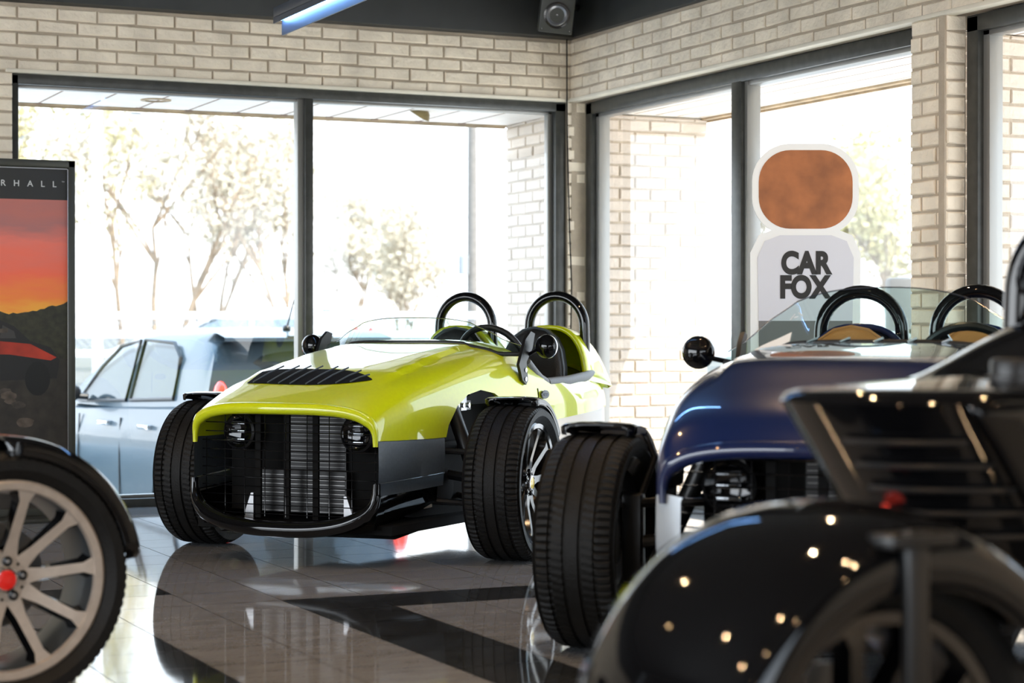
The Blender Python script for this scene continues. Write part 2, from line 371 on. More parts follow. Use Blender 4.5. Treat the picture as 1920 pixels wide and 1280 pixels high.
# floor: 305 mm polished tiles, dark inlaid bands
def tile_mat(name, col, var):
    m = bpy.data.materials.new(name); m.use_nodes = True
    n = m.node_tree.nodes; l = m.node_tree.links; b = n['Principled BSDF']
    g = n.new('ShaderNodeNewGeometry')
    mp = n.new('ShaderNodeMapping'); mp.inputs['Scale'].default_value = (2.2, 9.0, 1)
    l.new(g.outputs['Position'], mp.inputs['Vector'])
    nz = n.new('ShaderNodeTexNoise'); nz.inputs['Scale'].default_value = 1.6; nz.inputs['Detail'].default_value = 9; nz.inputs['Roughness'].default_value = 0.7
    l.new(mp.outputs[0], nz.inputs['Vector'])
    n2 = n.new('ShaderNodeTexNoise'); n2.inputs['Scale'].default_value = 120; n2.inputs['Detail'].default_value = 3
    l.new(g.outputs['Position'], n2.inputs['Vector'])
    ad = n.new('ShaderNodeMath'); ad.operation = 'MULTIPLY_ADD'; ad.inputs[1].default_value = 0.45
    l.new(n2.outputs[0], ad.inputs[0]); l.new(nz.outputs[0], ad.inputs[2])
    r = n.new('ShaderNodeValToRGB'); e = r.color_ramp.elements
    e[0].position = 0.5; e[1].position = 0.95
    e[0].color = (*[c*(1-var) for c in col], 1); e[1].color = (*[c*(1+var) for c in col], 1)
    l.new(ad.outputs[0], r.inputs[0]); l.new(r.outputs[0], b.inputs['Base Color'])
    b.inputs['Roughness'].default_value = 0.05; b.inputs['Specular IOR Level'].default_value = 0.75
    bp = n.new('ShaderNodeBump'); bp.inputs['Strength'].default_value = 0.012; bp.inputs['Distance'].default_value = 0.02
    n3 = n.new('ShaderNodeTexNoise'); n3.inputs['Scale'].default_value = 3.0
    l.new(g.outputs['Position'], n3.inputs['Vector']); l.new(n3.outputs[0], bp.inputs['Height']); l.new(bp.outputs[0], b.inputs['Normal'])
    return m
M['tile'] = tile_mat('taupe_polished_tile', (0.262, 0.268, 0.280), 0.27)
M['tile_dark'] = tile_mat('charcoal_polished_tile', (0.030, 0.034, 0.038), 0.35)
M['grout'] = mat('dark_grout', (0.05, 0.045, 0.04), 0.6)
TS = 0.3055; TX, TY = -3.015, -3.785
mb = MB(); g = 0.0016
for i in range(-23, 11):
    for j in range(-37, 14):
        x0, y0 = TX+i*TS, TY+j*TS
        if x0 > 0.11 or y0 > 0.10 or x0 < -10.2 or y0 < -15.2: continue
        dark = (i == 0 and j <= -1) or (j == -1 and i >= 0) or (i == -3 and j <= -2) or (j == 1 and i <= -2 and i >= -2) or (i <= -3 and j == 1)
        x1, y1 = min(x0+TS, 0.11), min(y0+TS, 0.10)
        mb.add([(x0+g, y0+g, 0), (x1-g, y0+g, 0), (x1-g, y1-g, 0), (x0+g, y1-g, 0)], [(0, 1, 2, 3)], 1 if dark else 0, None, False)
mb.box((-10.2, -15.2, -0.6), (0.24, 0.24, -0.0012), 2)
o = mb.build('floor', [M['tile'], M['tile_dark'], M['grout']]); o['kind'] = 'structure'

# windows
def window(name, bars, glass, depth_dir):
    t = thing(name, None, None, kind='structure')
    mb = MB()
    for lo, hi, mi in bars: mb.box(lo, hi, mi, bev=0.003)
    f = mb.build('window_frame', [M['frame'], M['frame_in']], t)
    for lo, hi in glass:
        mb = MB(); 
        if depth_dir == 'y': mb.add([(lo[0], lo[1], lo[2]), (hi[0], lo[1], lo[2]), (hi[0], lo[1], hi[2]), (lo[0], lo[1], hi[2])], [(0, 1, 2, 3)], 0, None, False)
        else: mb.add([(lo[0], lo[1], lo[2]), (lo[0], hi[1], lo[2]), (lo[0], hi[1], hi[2]), (lo[0], lo[1], hi[2])], [(0, 1, 2, 3)], 0, None, False)
        mb.build('pane', M['glass'], t)
    return t
YA = 0.03
zb = 0.045
bars = [((-3.215, YA, ZH-0.058), (-0.012, YA+0.10, ZH-0.003), 0), ((-3.215, YA, 0), (-0.012, YA+0.10, zb), 0),
        ((-3.215, YA, 0), (-3.178, YA+0.10, ZH-0.01), 0), ((-0.078, YA, 0), (-0.012, YA+0.10, ZH-0.01), 0),
        ((-1.617, YA-0.004, zb), (-1.570, YA+0.04, ZH-0.058), 0), ((-1.649, YA+0.03, zb), (-1.575, YA+0.10, ZH-0.058), 1),
        ((-0.105, YA+0.05, zb), (-0.076, YA+0.10, ZH-0.058), 1), ((-3.18, YA+0.05, zb), (-0.078, YA+0.10, zb+0.018), 1),
        ((-3.18, YA+0.05, ZH-0.072), (-0.078, YA+0.10, ZH-0.056), 1)]
window('window_1', bars, [((-3.18, YA+0.06, zb), (-1.63, YA+0.06, ZH-0.05)), ((-1.60, YA+0.06, zb), (-0.07, YA+0.06, ZH-0.05))], 'y')
def side_window(name, y0, y1, mull):
    XA = 0.10; bars = [((XA, y0, ZH-0.075), (XA+0.10, y1, ZH-0.004), 0), ((XA, y0, 0), (XA+0.10, y1, 0.06), 0),
        ((XA, y1-0.075, 0), (XA+0.10, y1, ZH-0.01), 0), ((XA, y0, 0), (XA+0.10, y0+0.05, ZH-0.01), 0),
        ((XA+0.03, y1-0.115, 0.06), (XA+0.10, y1-0.07, ZH-0.07), 1), ((XA+0.03, y0+0.04, ZH-0.095), (XA+0.10, y1-0.07, ZH-0.072), 1)]
    ys = [y1-0.09, y0+0.05]
    for m in mull:
        bars += [((XA-0.002, m-0.05, 0.06), (XA+0.06, m+0.045, ZH-0.07), 0), ((XA+0.02, m-0.075, 0.06), (XA+0.10, m+0.02, ZH-0.07), 1)]
        ys.insert(1, m)
    gl = [((XA+0.07, b, 0.05), (XA+0.07, a, ZH-0.05)) for a, b in zip(ys, ys[1:])]
    return window(name, bars, gl, 'x')
side_window('window_2', -3.31, -0.005, [-1.69])
side_window('window_3', -7.6, -3.558, [-5.6])

# ------------------------------------------------------------ eaves, brick wing walls, soffit
brick_wall('wall_wing_corner', (0, 0.14, 0), (1, 0, 0), (0, -1, 0), 0.205, 1.01, -0.55, 2.23, [], 0.2, bo, off=0.09, seed=6)
brick_wall('wall_wing_outer', (0.03, 0, 0), (0, 1, 0), (-1, 0, 0), 0.145, 0.96, -0.55, 2.23, [], 0.2, bo, off=0.05, seed=7)
brick_wall('wall_wing_side', (0, -3.42, 0), (1, 0, 0), (0, -1, 0), 0.205, 1.01, -0.55, 2.23, [], 0.2, bo, off=0.03, seed=8)
mb = MB(); mb.box((-10.2, 0.14, 2.224), (0.03, 0.98, 2.30)); mb.box((-10.2, 0.97, 2.206), (0.03, 0.99, 2.62), 2)
mb.box((-10.2, 0.945, 2.214), (0.03, 0.97, 2.226), 2)
for i in range(34):
    x = -0.28-i*0.29
    mb.box((x-0.006, 0.14, 2.2225), (x+0.006, 0.94, 2.227), 1); mb.box((x-0.022, 0.93, 2.216), (x+0.022, 0.945, 2.226), 1)
tag(mb.build('ceiling_soffit_rear', [M['soffit'], M['joint'], M['drip']]), None, None, kind='structure')
mb = MB(); mb.box((0.205, -12, 2.235), (1.02, 0.98, 2.30)); mb.box((1.01, -12, 2.210), (1.03, 1.0, 2.62), 2); mb.box((0.97, -12, 2.222), (1.01, 0.98, 2.237), 2)
mb.box((0.03, 0.14, 2.235), (0.205, 0.98, 2.30))
for i in range(5):
    x = 0.33+i*0.15; mb.box((x-0.004, -12, 2.2335), (x+0.004, 0.1, 2.237), 1)
tag(mb.build('ceiling_soffit_side', [M['soffit_wood'], M['joint'], M['drip']]), None, None, kind='structure')
mb = MB(); mb.box((-10.2, 0.14, 2.30), (0.2, 0.97, 3.6)); mb.box((0.14, -15, 2.30), (1.02, 0.98, 3.6))
tag(mb.build('wall_upper_outside', M['fascia']), None, None, kind='structure')
mb = MB(); mb.box((-10.2, 0.13, -0.6), (0.205, 0.24, -0.001)); mb.box((0.20, -15, -0.6), (0.26, 0.2, -0.001)); 
tag(mb.build('wall_plinth', M['mortar']), None, None, kind='structure')

# ------------------------------------------------------------ wheels, fenders
def tyre_profile(Rt, Wd, rr):
    h = Wd/2; p = []
    p += [(rr, -h*0.80), (rr+0.012, -h*0.90), ((Rt+rr)/2-0.006, -h*1.03), ((Rt+rr)/2+0.018, -h*1.04), (Rt-0.022, -h*0.99), (Rt-0.009, -h*0.93)]
    gv = [-0.58, -0.20, 0.20, 0.58]; gw = 0.055
    p += [(Rt-0.003, -h*0.82)]
    for q in gv:
        e = 0.0014*abs(q)
        p += [(Rt-e, h*(q-gw)), (Rt-0.008, h*(q-gw*0.75)), (Rt-0.008, h*(q+gw*0.75)), (Rt-e, h*(q+gw))]
        if q < 0.5: p += [(Rt, h*(q+0.19))]
    p += [(Rt-0.003, h*0.82), (Rt-0.009, h*0.93), (Rt-0.022, h*0.99), ((Rt+rr)/2+0.018, h*1.04), ((Rt+rr)/2-0.006, h*1.03), (rr+0.012, h*0.90), (rr, h*0.80)]
    return p
def make_wheel(parent, loc, sgn, Rt, Wd, rr, face, side, cap, steer=0.0, nm='wheel', hub_r=0.062, cal=True, barrel='darkchrome'):
    # axle along local y, outer face towards +y when sgn = 1
    prof = tyre_profile(Rt, Wd, rr-0.004); mb = MB(); seg = 336
    npf = len(prof); h = Wd/2
    tread = [abs(y) > h*0.60 and r > Rt-0.0095 and abs(y) < h*0.97 for r, y in prof]
    mid = [abs(abs(y)-h*0.39) < h*0.16 and r > Rt-0.004 for r, y in prof]
    def mod(i, k):
        y = prof[k][1]
        if tread[k] and (i % 4 == 0): return -0.006
        if mid[k] and ((i+int(9*y/h)) % 4 == 0): return -0.005
        return 0
    mb.lathe(prof, seg, 0, mod=mod)
    for yy in (-0.985, 0.985):                                       # raised ring on each sidewall
        ring = [(Rt-0.028, h*yy), (Rt-0.026, h*yy*1.03), (Rt-0.023, h*yy)]
    w = mb.build(nm, M['rubber'], parent, ang=28, loc=loc, rot=(0, 0, steer))
    rim = MB(); o = h*0.86*sgn; i_ = -h*0.84*sgn; lip = rr
    rim.lathe([(lip, o), (lip-0.006, o+0.004*sgn), (lip-0.024, o+0.002*sgn), (lip-0.028, o-0.008*sgn)], 80, 0)
    rim.lathe([(lip-0.028, o-0.008*sgn), (lip-0.034, o-0.03*sgn), (lip-0.040, 0), (lip-0.036, i_*0.7), (lip, i_), (lip+0.004, i_), (lip-0.020, 0), (lip, o)], 80, 2)
    rim.lathe([(0.0, o-0.036*sgn), (hub_r, o-0.036*sgn), (hub_r+0.006, o-0.044*sgn), (hub_r+0.01, o-0.09*sgn), (0.0, o-0.09*sgn)], 40, 0)
    for k in range(10):
        T = Matrix.Rotation(2*PI*k/10+0.10, 4, 'Y')
        r0, r1 = hub_r-0.012, lip-0.022; w0, w1 = 0.021, 0.0125
        yf0, yf1 = o-0.034*sgn, o-0.004*sgn; yb = 0.034*sgn
        A = [(r0, yf0, -w0), (r0, yf0, w0), (r1, yf1, w1*1.25), (r1, yf1, -w1*1.25)]
        rm = r0+(r1-r0)*0.28; ym = yf0+(yf1-yf0)*0.12; wm = 0.0135
        A = [(r0, yf0, -w0), (r0, yf0, w0), (rm, ym, wm), (r1-0.03, yf1-0.004*sgn, w1), (r1, yf1, w1*2.0), (r1, yf1, -w1*2.0), (r1-0.03, yf1-0.004*sgn, -w1), (rm, ym, -wm)]
        B = [(x, y-yb, z*1.7 if 0 < j < 7 else z) for j, (x, y, z) in enumerate(A)]
        n = len(A)
        rim.add(A, [(0, 1, 2, 7), (7, 2, 3, 6), (6, 3, 4, 5)], 0, T, False)
        rim.add(A+B, [(q, q+n, (q+1) % n+n, (q+1) % n) for q in range(n)], 1, T, False)
        rim.add(B, [(0, 7, 2, 1), (7, 6, 3, 2), (6, 5, 4, 3)], 1, T, False)
    ob = rim.build('rim', [M[face], M[side], M[barrel]], w, ang=30)
    nuts = MB()
    for k in range(5):
        a = 2*PI*k/5+0.45; x, z = 0.046*math.cos(a), 0.046*math.sin(a)
        T = Matrix.Translation((x, o-0.034*sgn, z))
        nuts.lathe([(0.0125, -0.004*sgn), (0.0125, 0.006*sgn), (0.0085, 0.007*sgn), (0.0075, 0.001*sgn), (0, 0.001*sgn)], 16, 0, T)
        nuts.lathe([(0.0055, 0.0), (0.0055, 0.009*sgn), (0, 0.010*sgn)], 6, 1, T)
        a += PI/5; T = Matrix.Translation((0.05*math.cos(a), o-0.034*sgn, 0.05*math.sin(a)))
        nuts.lathe([(0.004, 0.001*sgn), (0, 0.0015*sgn)], 8, 0, T)
    nuts.build('lug_nut_ring', [M['gloss'], M['steel']], w)
    c = MB(); c.lathe([(0.034, o-0.036*sgn), (0.034, o-0.024*sgn), (0.031, o-0.020*sgn), (0.025, o-0.0195*sgn)], 32, 1); c.lathe([(0.025, o-0.0195*sgn), (0.022, o-0.0185*sgn), (0.0, o-0.0175*sgn)], 32, 0)
    c.build('centre_cap', [M[cap], M['chrome']], w)['label'] = cap+' centre cap'
    d = MB(); d.lathe([(0.06, i_*0.25), (0.135, i_*0.25), (0.135, i_*0.25-0.02*sgn), (0.06, i_*0.25-0.02*sgn)], 48, 0)
    d.lathe([(0.0, o-0.10*sgn), (0.068, o-0.10*sgn), (0.068, i_*0.5), (0.0, i_*0.5)], 32, 1)
    d.build('brake_disc', [M['disc'], M['satin']], w)
    if cal:
        q = MB(); T = Matrix.Rotation(0.5, 4, 'Y'); q.box((-0.15, i_*0.25-0.045, -0.05), (-0.085, i_*0.25+0.045, 0.05), 0, T, bev=0.01)
        q.build('brake_caliper', M['gloss'], w)
    return w
def fender(parent, Rt, Wd, a0, a1, m, loc=(0, 0, 0), crown=0.012, lipd=0.022, rot=0.0, gap=0.026, nm='fender', under='satin', seg=40):
    # arc over the tyre; angles from straight up, positive towards the rear (-x)
    mb = MB(); rows = []; h = Wd/2
    cs = [(-h, -lipd), (-h, 0), (-h*0.9, crown*0.55), (-h*0.5, crown*0.92), (0, crown), (h*0.5, crown*0.92), (h*0.9, crown*0.55), (h, 0), (h, -lipd)]
    inn = [(y*0.985, r-0.006) for y, r in cs[::-1]]
    for i in range(seg+1):
        a = a0+(a1-a0)*i/seg; tp = 1.0
        e = min(i, seg-i)/3.0
        if e < 1: tp = 0.80+0.20*math.sqrt(max(0, 1-(1-e)**2))
        rows.append([(-(Rt+gap+r)*math.sin(a), y*tp, (Rt+gap+r)*math.cos(a)) for y, r in cs+inn])
    mb.grid(rows, 0, closed_v=True); n = len(rows[0])
    mb.add(rows[0], [list(range(n))]); mb.add(rows[-1], [list(range(n))[::-1]])
    return mb.build(nm, m, parent, loc=loc, ang=40, rot=(0, 0, rot))

# ------------------------------------------------------------ the three-wheeled roadsters
SA = [0.473, 0.44, 0.36, 0.25, 0.10, -0.10, -0.30, -0.50, -0.72, -1.0, -1.3, -1.6, -1.85, -2.02, -2.14, -2.20]
SZ = [0.650, 0.668, 0.704, 0.742, 0.772, 0.808, 0.842, 0.872, 0.897, 0.89, 0.86, 0.82, 0.790, 0.760, 0.70, 0.62]
SW = [0.432, 0.440, 0.452, 0.468, 0.482, 0.497, 0.510, 0.522, 0.532, 0.530, 0.515, 0.472, 0.400, 0.310, 0.190, 0.06]
SB = [0.505, 0.505, 0.503, 0.502, 0.500, 0.502, 0.507, 0.513, 0.522, 0.535, 0.548, 0.558, 0.565, 0.570, 0.575, 0.58]
SN = [3.8, 3.9, 4.0, 4.2, 4.4, 4.6, 4.4, 4.0, 3.6, 3.2, 2.8, 2.6, 2.5, 2.4, 2.3, 2.2]
SZ0, SW0 = SZ, SW
SZF = [0.655, 0.712, 0.768, 0.815, 0.848, 0.868, 0.881, 0.889, 0.897]+SZ0[9:]
SWF = [0.440, 0.458, 0.474, 0.488, 0.498, 0.506]+SW0[6:]
def sec(a): return [interp(SA, q, a) for q in (SZ, SW, SB, SN)]
def ztop(a, b, extra=True):
    zc, w, zb, n = sec(a)
    z = zb+(zc-zb)*max(0, 1-min(1, abs(b)/w)**n)**(1/n)
    return z+bulge(a, b)
def bulge(a, b):
    def ss(x): x = max(0, min(1, x)); return x*x*(3-2*x)
    return 0.017*ss((0.345-0.05*max(0, -a)-abs(b))/0.022)*ss((0.30-a)/0.16)*ss((a+0.78)/0.40)
def roadster(name, label, group, loc, ang, paint, sidepan, seat, track=1.52, hoop_z=1.131, hoop_b=0.25, hoop_a=-1.6, hoop_r=0.148, steer=0.0, cap='yellow', head_tan=False, Rt=0.316, Wd=0.232, axle=-0.10, vent=True, wrap=0.0, brk_b=0.524, ws_h=0.075, full=False):
    global SZ, SW
    SZ, SW = (SZF, SWF) if full else (SZ0, SW0)                       # the fuller nose of the navy car
    t = thing(name, label, 'car', (loc[0], loc[1], 0), ang, group)
    P = M[paint]
    # ---- painted shell
    mb = MB(); NT = 64; stations = []; a = SA[0]
    while a > SA[-1]+1e-6: stations.append(a); a -= 0.022 if a > 0 else 0.03
    stations.append(SA[-1]); rows = []
    for a in stations:
        zc, w, zb, n = sec(a); row = []
        for k in range(NT+1):
            th = -PI/2+PI*k/NT; sn, cs = math.sin(th), math.cos(th)
            b = w*math.copysign(abs(sn)**(2/n), sn); z = zb+(zc-zb)*max(0, cs)**(2/n)
            fl = max(0, (a-0.25)/0.223)
            row.append((a+0.045*fl*fl*(1-(b/w)**2), b, z+bulge(a, b)))
        rows.append(row)
    mb.grid(rows)
    body = mb.build('body_shell', P, t, ang=60)
    c1 = MB(); c1.poly([(0.035, 0.1), (0.02, 0.45), (-0.02, 0.55), (-0.09, 0.625), (-0.18, 0.67), (-0.29, 0.687), (-0.40, 0.67), (-0.50, 0.625), (-0.58, 0.55), (-0.63, 0.45), (-0.65, 0.1)], 3.0)
    c2 = MB(); c2.poly([(-0.735, 1.4), (-0.745, 0.87), (-0.80, 0.80), (-0.90, 0.715), (-0.96, 0.695), (-1.2, 0.70), (-1.55, 0.715), (-1.70, 0.74), (-1.80, 0.78), (-1.83, 1.4)], 3.0)
    c3 = MB(); c3.box((-1.62, -0.42, 0.3), (-0.76, 0.42, 1.2))
    cut = [c.build('cutter', P, t) for c in (c1, c2, c3)]
    boolean(body, cut, 0.016)
    # rolled edge of the grille mouth
    lip = MB(); zc, w, zb, n = sec(SA[0]); pts = []
    for k in range(49):
        th = -PI/2+PI*k/48; sn, cs = math.sin(th), math.cos(th); b = w*math.copysign(abs(sn)**(2/n), sn)
        pts.append((SA[0]+0.045*(1-(b/w)**2)-0.004, b*0.985, zb+(zc-zb)*max(0, cs)**(2/n)-0.022))
    rr = [0.010+0.014*min(1, min(k, 48-k)/8) for k in range(49)]
    lip.tube(pts, rr, 12); lip.build('grille_surround', P, body)
    # ---- side panels below the belt line
    for s in (1, -1):
        sp_ = MB(); rows = []
        if wrap: rows.append([(0.480, s*(0.432-wrap)*q, z) for q, z in ((0.93, 0.283), (0.985, 0.287), (0.992, 0.333), (1.0, 0.336), (1.004, 0.403), (1.0, 0.49), (0.985, 0.50))])
        for k in range(22):
            a = 0.462-0.45*k/21; zc, w, zb, n = sec(a); zl = 0.283+0.018*(k/21)
            rows.append([(a, s*(w*q), z) for q, z in ((0.93, zl), (0.985, zl+0.004), (0.992, zl+0.05), (1.0, zl+0.053), (1.004, zl+0.12), (1.0, zb-0.006), (0.985, zb+0.004))])
        sp_.grid(rows, 0, flip=(s < 0)); sp_.grid([[r[2] for r in rows], [(r[3][0], r[3][1]+0.002*s, r[3][2]+0.004) for r in rows]], 1)
        sp_.build('side_panel', [M[sidepan], M['chrome']], t, ang=50)['label'] = 'grey side panel'
    sk = MB(); rows = []
    for s in (1, -1):
        rows = []
        for k in range(40):
            a = -0.64-(2.185-0.64)*k/39; zc, w, zb, n = sec(a); e = max(0, (k-30)/9)
            rows.append([(a, s*w*0.985, zb+0.004), (a, s*w*0.99, zb-0.1), (a, s*w*0.97, 0.34+0.1*e), (a, s*w*0.90, 0.24+0.16*e), (a, s*w*0.6, 0.22+0.18*e)])
        sk.grid(rows, 0, flip=(s < 0))
    sk.build('tail_skirt', M['champagne'], t, ang=50)['label'] = 'satin metal skirt under the tail'
    ch = MB()                                                       # dark inner tub
    rows = []
    for a, w, zl, zh in ((0.30, 0.36, 0.20, 0.60), (0.05, 0.37, 0.17, 0.62), (-0.64, 0.40, 0.16, 0.62), (-0.9, 0.44, 0.16, 0.66), (-1.7, 0.40, 0.17, 0.64), (-2.0, 0.24, 0.24, 0.56)):
        rows.append([(a, -w, zl), (a, w, zl), (a, w, zh), (a, -w, zh)])
    ch.grid(rows, 0, closed_v=True); ch.add(rows[0], [(0, 1, 2, 3)]); ch.add(rows[-1], [(0, 1, 2, 3)])
    ch.box((-0.64, -0.46, 0.13), (0.40, 0.46, 0.165), 0); 
    ch.build('chassis_tub', M['black'], t, ang=30)
    # ---- hood vent with slanted slats
    N = 30; top = []; bot = []
    def vz(a, b): return ztop(a, b)+0.0035
    for k in range(N+1):
        b = -0.285+0.57*k/N; q = abs(b)/0.285
        af = 0.315-0.02*q**2-(0.05*max(0, (b/0.285))**3)+0.045*(1-(b/0.45)**2)*0.4; ar = 0.165+0.085*max(0, b/0.285)**2.2+0.02*max(0, -b/0.285)**6
        top.append((ar, b, vz(ar, b))); bot.append((af, b, vz(af, b)-0.001))
    ve = [[(a, b, max(z, vz(a, b))) for (a, b, z) in [tuple(Vector(t0).lerp(Vector(b0), u/6)) for u in range(7)]] for t0, b0 in zip(top, bot)]
    if vent:
        vp2 = MB(); vp2.grid(ve); vo = vp2.build('hood_vent', M['black'], t, ang=60)
    sl = MB()
    for k in range(8):
        b0 = -0.235+0.065*k; i0 = int((b0+0.285)/0.57*N); i1 = min(N-1, i0+3)
        p0, p1 = Vector(bot[i0]), Vector(top[i1])
        p0.z = vz(p0.x, p0.y)+0.004; p1.z = vz(p1.x, p1.y)+0.013
        sl.tube([p0, p0.lerp(p1, 0.5)+Vector((0, 0, 0.004)), p1], 0.0035, 6, sx=0.6)
    if vent: sl.build('vent_slats', M['slate'], vo)
    else:
        for q in range(5):
            tk = MB(); b = -0.20+0.10*q; tk.tube([(-0.40, b, ztop(-0.40, b)), (-0.47, b+0.02, ztop(-0.47, b+0.02)+0.012)], 0.006, 6, sx=0.5); tk.build('hood_louver', M['gloss'], t)
    # ---- grille: wire screen, radiators, lamps, lower bumper
    def mouth(b):
        zc, w, zb, n = sec(SA[0]); return zb+(zc-zb)*max(0, 1-min(1, abs(b)/(w*0.99))**n)**(1/n)-0.03
    gx = 0.425
    gr = MB()
    for k in range(12):
        z = 0.20+0.0365*k; w = 0.418
        if z > 0.50:
            w = 0.40
            while w > 0.05 and mouth(w) < z: w -= 0.01
        if z < 0.27: w = 0.418-0.9*(0.27-z)
        gr.tube([(gx+0.03*(1-(b/0.43)**2), b, z) for b in [w*(q/8-1) for q in range(17)]], 0.0024, 6)
    for k in range(9):
        b = -0.40+0.10*k; zt = mouth(b) if abs(b) < 0.395 else 0.5
        x = gx+0.03*(1-(b/0.43)**2)-0.004
        gr.tube([(x, b, 0.19 if abs(b) < 0.35 else 0.28), (x, b, zt)], 0.0022, 6)
    gr.build('grille', M['gloss'], t)
    bars = MB()
    for b in (-0.155, -0.018, 0.118): bars.box((gx-0.02, b-0.013, 0.18), (gx-0.008, b+0.013, mouth(b)), 0)
    bars.build('grille_bars', M['black'], t)
    rad = MB(); rad.box((0.33, -0.19, 0.20), (0.345, 0.22, 0.37), 0); rad.box((0.30, -0.08, 0.37), (0.315, 0.20, 0.60), 0)
    for k in range(9): z = 0.205+0.0182*k; rad.box((0.345, -0.185, z), (0.350, 0.215, z+0.0022), 1)
    for k in range(13): z = 0.385+0.0165*k; rad.box((0.314, -0.075, z), (0.318, 0.195, z+0.0012), 1)
    for y0, d in ((-0.205, -1), (0.225, 1)): rad.poly([(y0, 0.16), (y0+0.045*d, 0.155), (y0+0.04*d, 0.20), (y0+0.012*d, 0.275), (y0, 0.275)], (0.35, 0.375), axis='x', mi=2)
    rad.build('radiator', [M['radiator'], M['fin'], M['steel']], t)
    for b in (-0.275, 0.285):
        hl = MB(); T = Matrix.Translation((0.365, b, 0.525))
        hl.lathe([(0.075, -0.02), (0.075, 0.01), (0.066, 0.016)], 28, 0, T @ Matrix.Rotation(-PI/2, 4, 'Z'))
        hl.lathe([(0.066, 0.012), (0.045, 0.0), (0.0, -0.006)], 28, 1, T @ Matrix.Rotation(-PI/2, 4, 'Z'))
        for q in range(3):
            z = 0.034-0.034*q; hl.box((0.008, -0.034, z-0.007), (0.018, 0.034, z+0.007), 2, T, bev=0.003)
        hl.build('headlamp', [M['satin'], M['gloss'], M['lens']], t)
    bp = MB(); pts = []; rr = []
    for k in range(41):
        u = -1+k/20; ph = u*PI/2; b = 0.43*math.copysign(abs(math.sin(ph))**0.80, u) if k != 20 else 0.0; z = 0.338-0.192*max(0, math.cos(ph))**0.62
        pts.append((0.468+0.035*(1-(b/0.43)**2), b, z)); rr.append(0.043-0.024*max(0, (abs(u)-0.6)/0.4))
    bp.tube(pts, rr, 12, sx=0.75)
    bp.grid([[(0.47+0.035*(1-(b/0.43)**2), b, 0.125), (0.30, b*1.02, 0.105), (0.0, b*0.95, 0.12)] for b in [-0.41+0.041*q for q in range(21)]], 0)
    for s in (1, -1):                                               # side of the lower bumper running back under the flank
        bp.grid([[(0.45-0.43*q/8, s*(0.43+0.03*q/8), 0.29+0.02*q/8), (0.45-0.43*q/8, s*(0.425+0.03*q/8), 0.24), (0.44-0.40*q/8, s*(0.40-0.10*q/8), 0.15)] for q in range(9)], 0)
    bp.build('front_bumper', M['gloss'], t, ang=50)
    # ---- windscreen, brackets, mirrors
    ws = MB(); rows = []; N = 36
    def wsb(u):                                                      # base line on the cowl
        b = 0.505*u; a = -0.655+0.16*(1-u*u); return Vector((a, b, max(ztop(a, b), 0.835)-0.004))
    for k in range(N+1):
        u = -1+2*k/N; p = wsb(u); hgt = ws_h*(1-abs(u)**2.4)+0.040
        rows.append([p+Vector((-0.9*hgt*q/4, -0.10*hgt*q/4*u, hgt*q/4)) for q in range(5)])
    ws.grid(rows); scr = ws.build('windscreen', M['screen'], t, ang=60)
    we = MB(); we.tube([r[-1] for r in rows], 0.0022, 6); we.build('windscreen_edge', M['chrome'], scr)
    if head_tan:                                                     # label and small white mark on the screen
        def wp(u, q): 
            x = (u+1)/2*N; i = int(x); a_ = rows[i]; b_ = rows[i+1]; j = min(3, int(q*4)); f_ = x-i; g_ = q*4-j
            return a_[j].lerp(b_[j], f_).lerp(a_[j+1].lerp(b_[j+1], f_), g_)+Vector((0.004, 0, 0.002))
        lb = MB(); lb.grid([[wp(-0.80+0.05*q, 0.10), wp(-0.80+0.05*q, 0.30)] for q in range(6)]); lb.build('screen_label', M['paper'], scr)['label'] = 'white paper label'
        for u0, u1, q0, q1 in ((-0.58, -0.555, 0.62, 0.70), (-0.555, -0.53, 0.62, 0.62), (-0.53, -0.50, 0.70, 0.62)):
            mk = MB(); mk.tube([wp(u0, q0), wp(u1, q1)], 0.0016, 5); mk.build('screen_mark', M['white'], scr)
    tr_ = MB(); tr_.tube([wsb(-1+2*k/N)+Vector((0.002, 0, 0.004)) for k in range(N+1)], 0.010, 8, sx=0.7); tr_.build('cowl_trim', M['satin'], scr)
    for s in (1, -1):
        bk = MB(); T = Matrix.Rotation(0.0, 4, 'Z')
        bk.poly([(-0.60, 0.79), (-0.635, 0.72), (-0.672, 0.70), (-0.69, 0.72), (-0.675, 0.80), (-0.735, 0.86), (-0.76, 0.925), (-0.72, 0.935), (-0.665, 0.90)], (brk_b*s-0.006, brk_b*s+0.008))
        for z in (0.725, 0.765): bk.lathe([(0.010, brk_b*s+0.012*s), (0.0, brk_b*s+0.015*s)], 12, 1, Matrix.Translation((-0.665, 0, z)))
        b_ = bk.build('screen_bracket', [M['satin'], M['chrome']], t)
        mr = MB(); c0 = Vector((-0.715, 0.605*s, 0.868))
        T = Matrix.Translation(c0) @ Matrix.Rotation(-PI/2, 4, 'Z')
        mr.lathe([(0.0, 0.030), (0.022, 0.027), (0.040, 0.017), (0.050, 0.004), (0.053, -0.008), (0.050, -0.016)], 32, 0, T)
        mr.lathe([(0.0535, -0.004), (0.0545, -0.010), (0.052, -0.017), (0.0, -0.014)], 32, 1, T)
        mr.tube([(-0.70, brk_b*s, 0.83), (-0.705, 0.56*s, 0.85), c0+Vector((0.01, 0, 0))], 0.008, 8, 0)
        mr.build('side_mirror', [M['gloss'], M['chrome']], t)
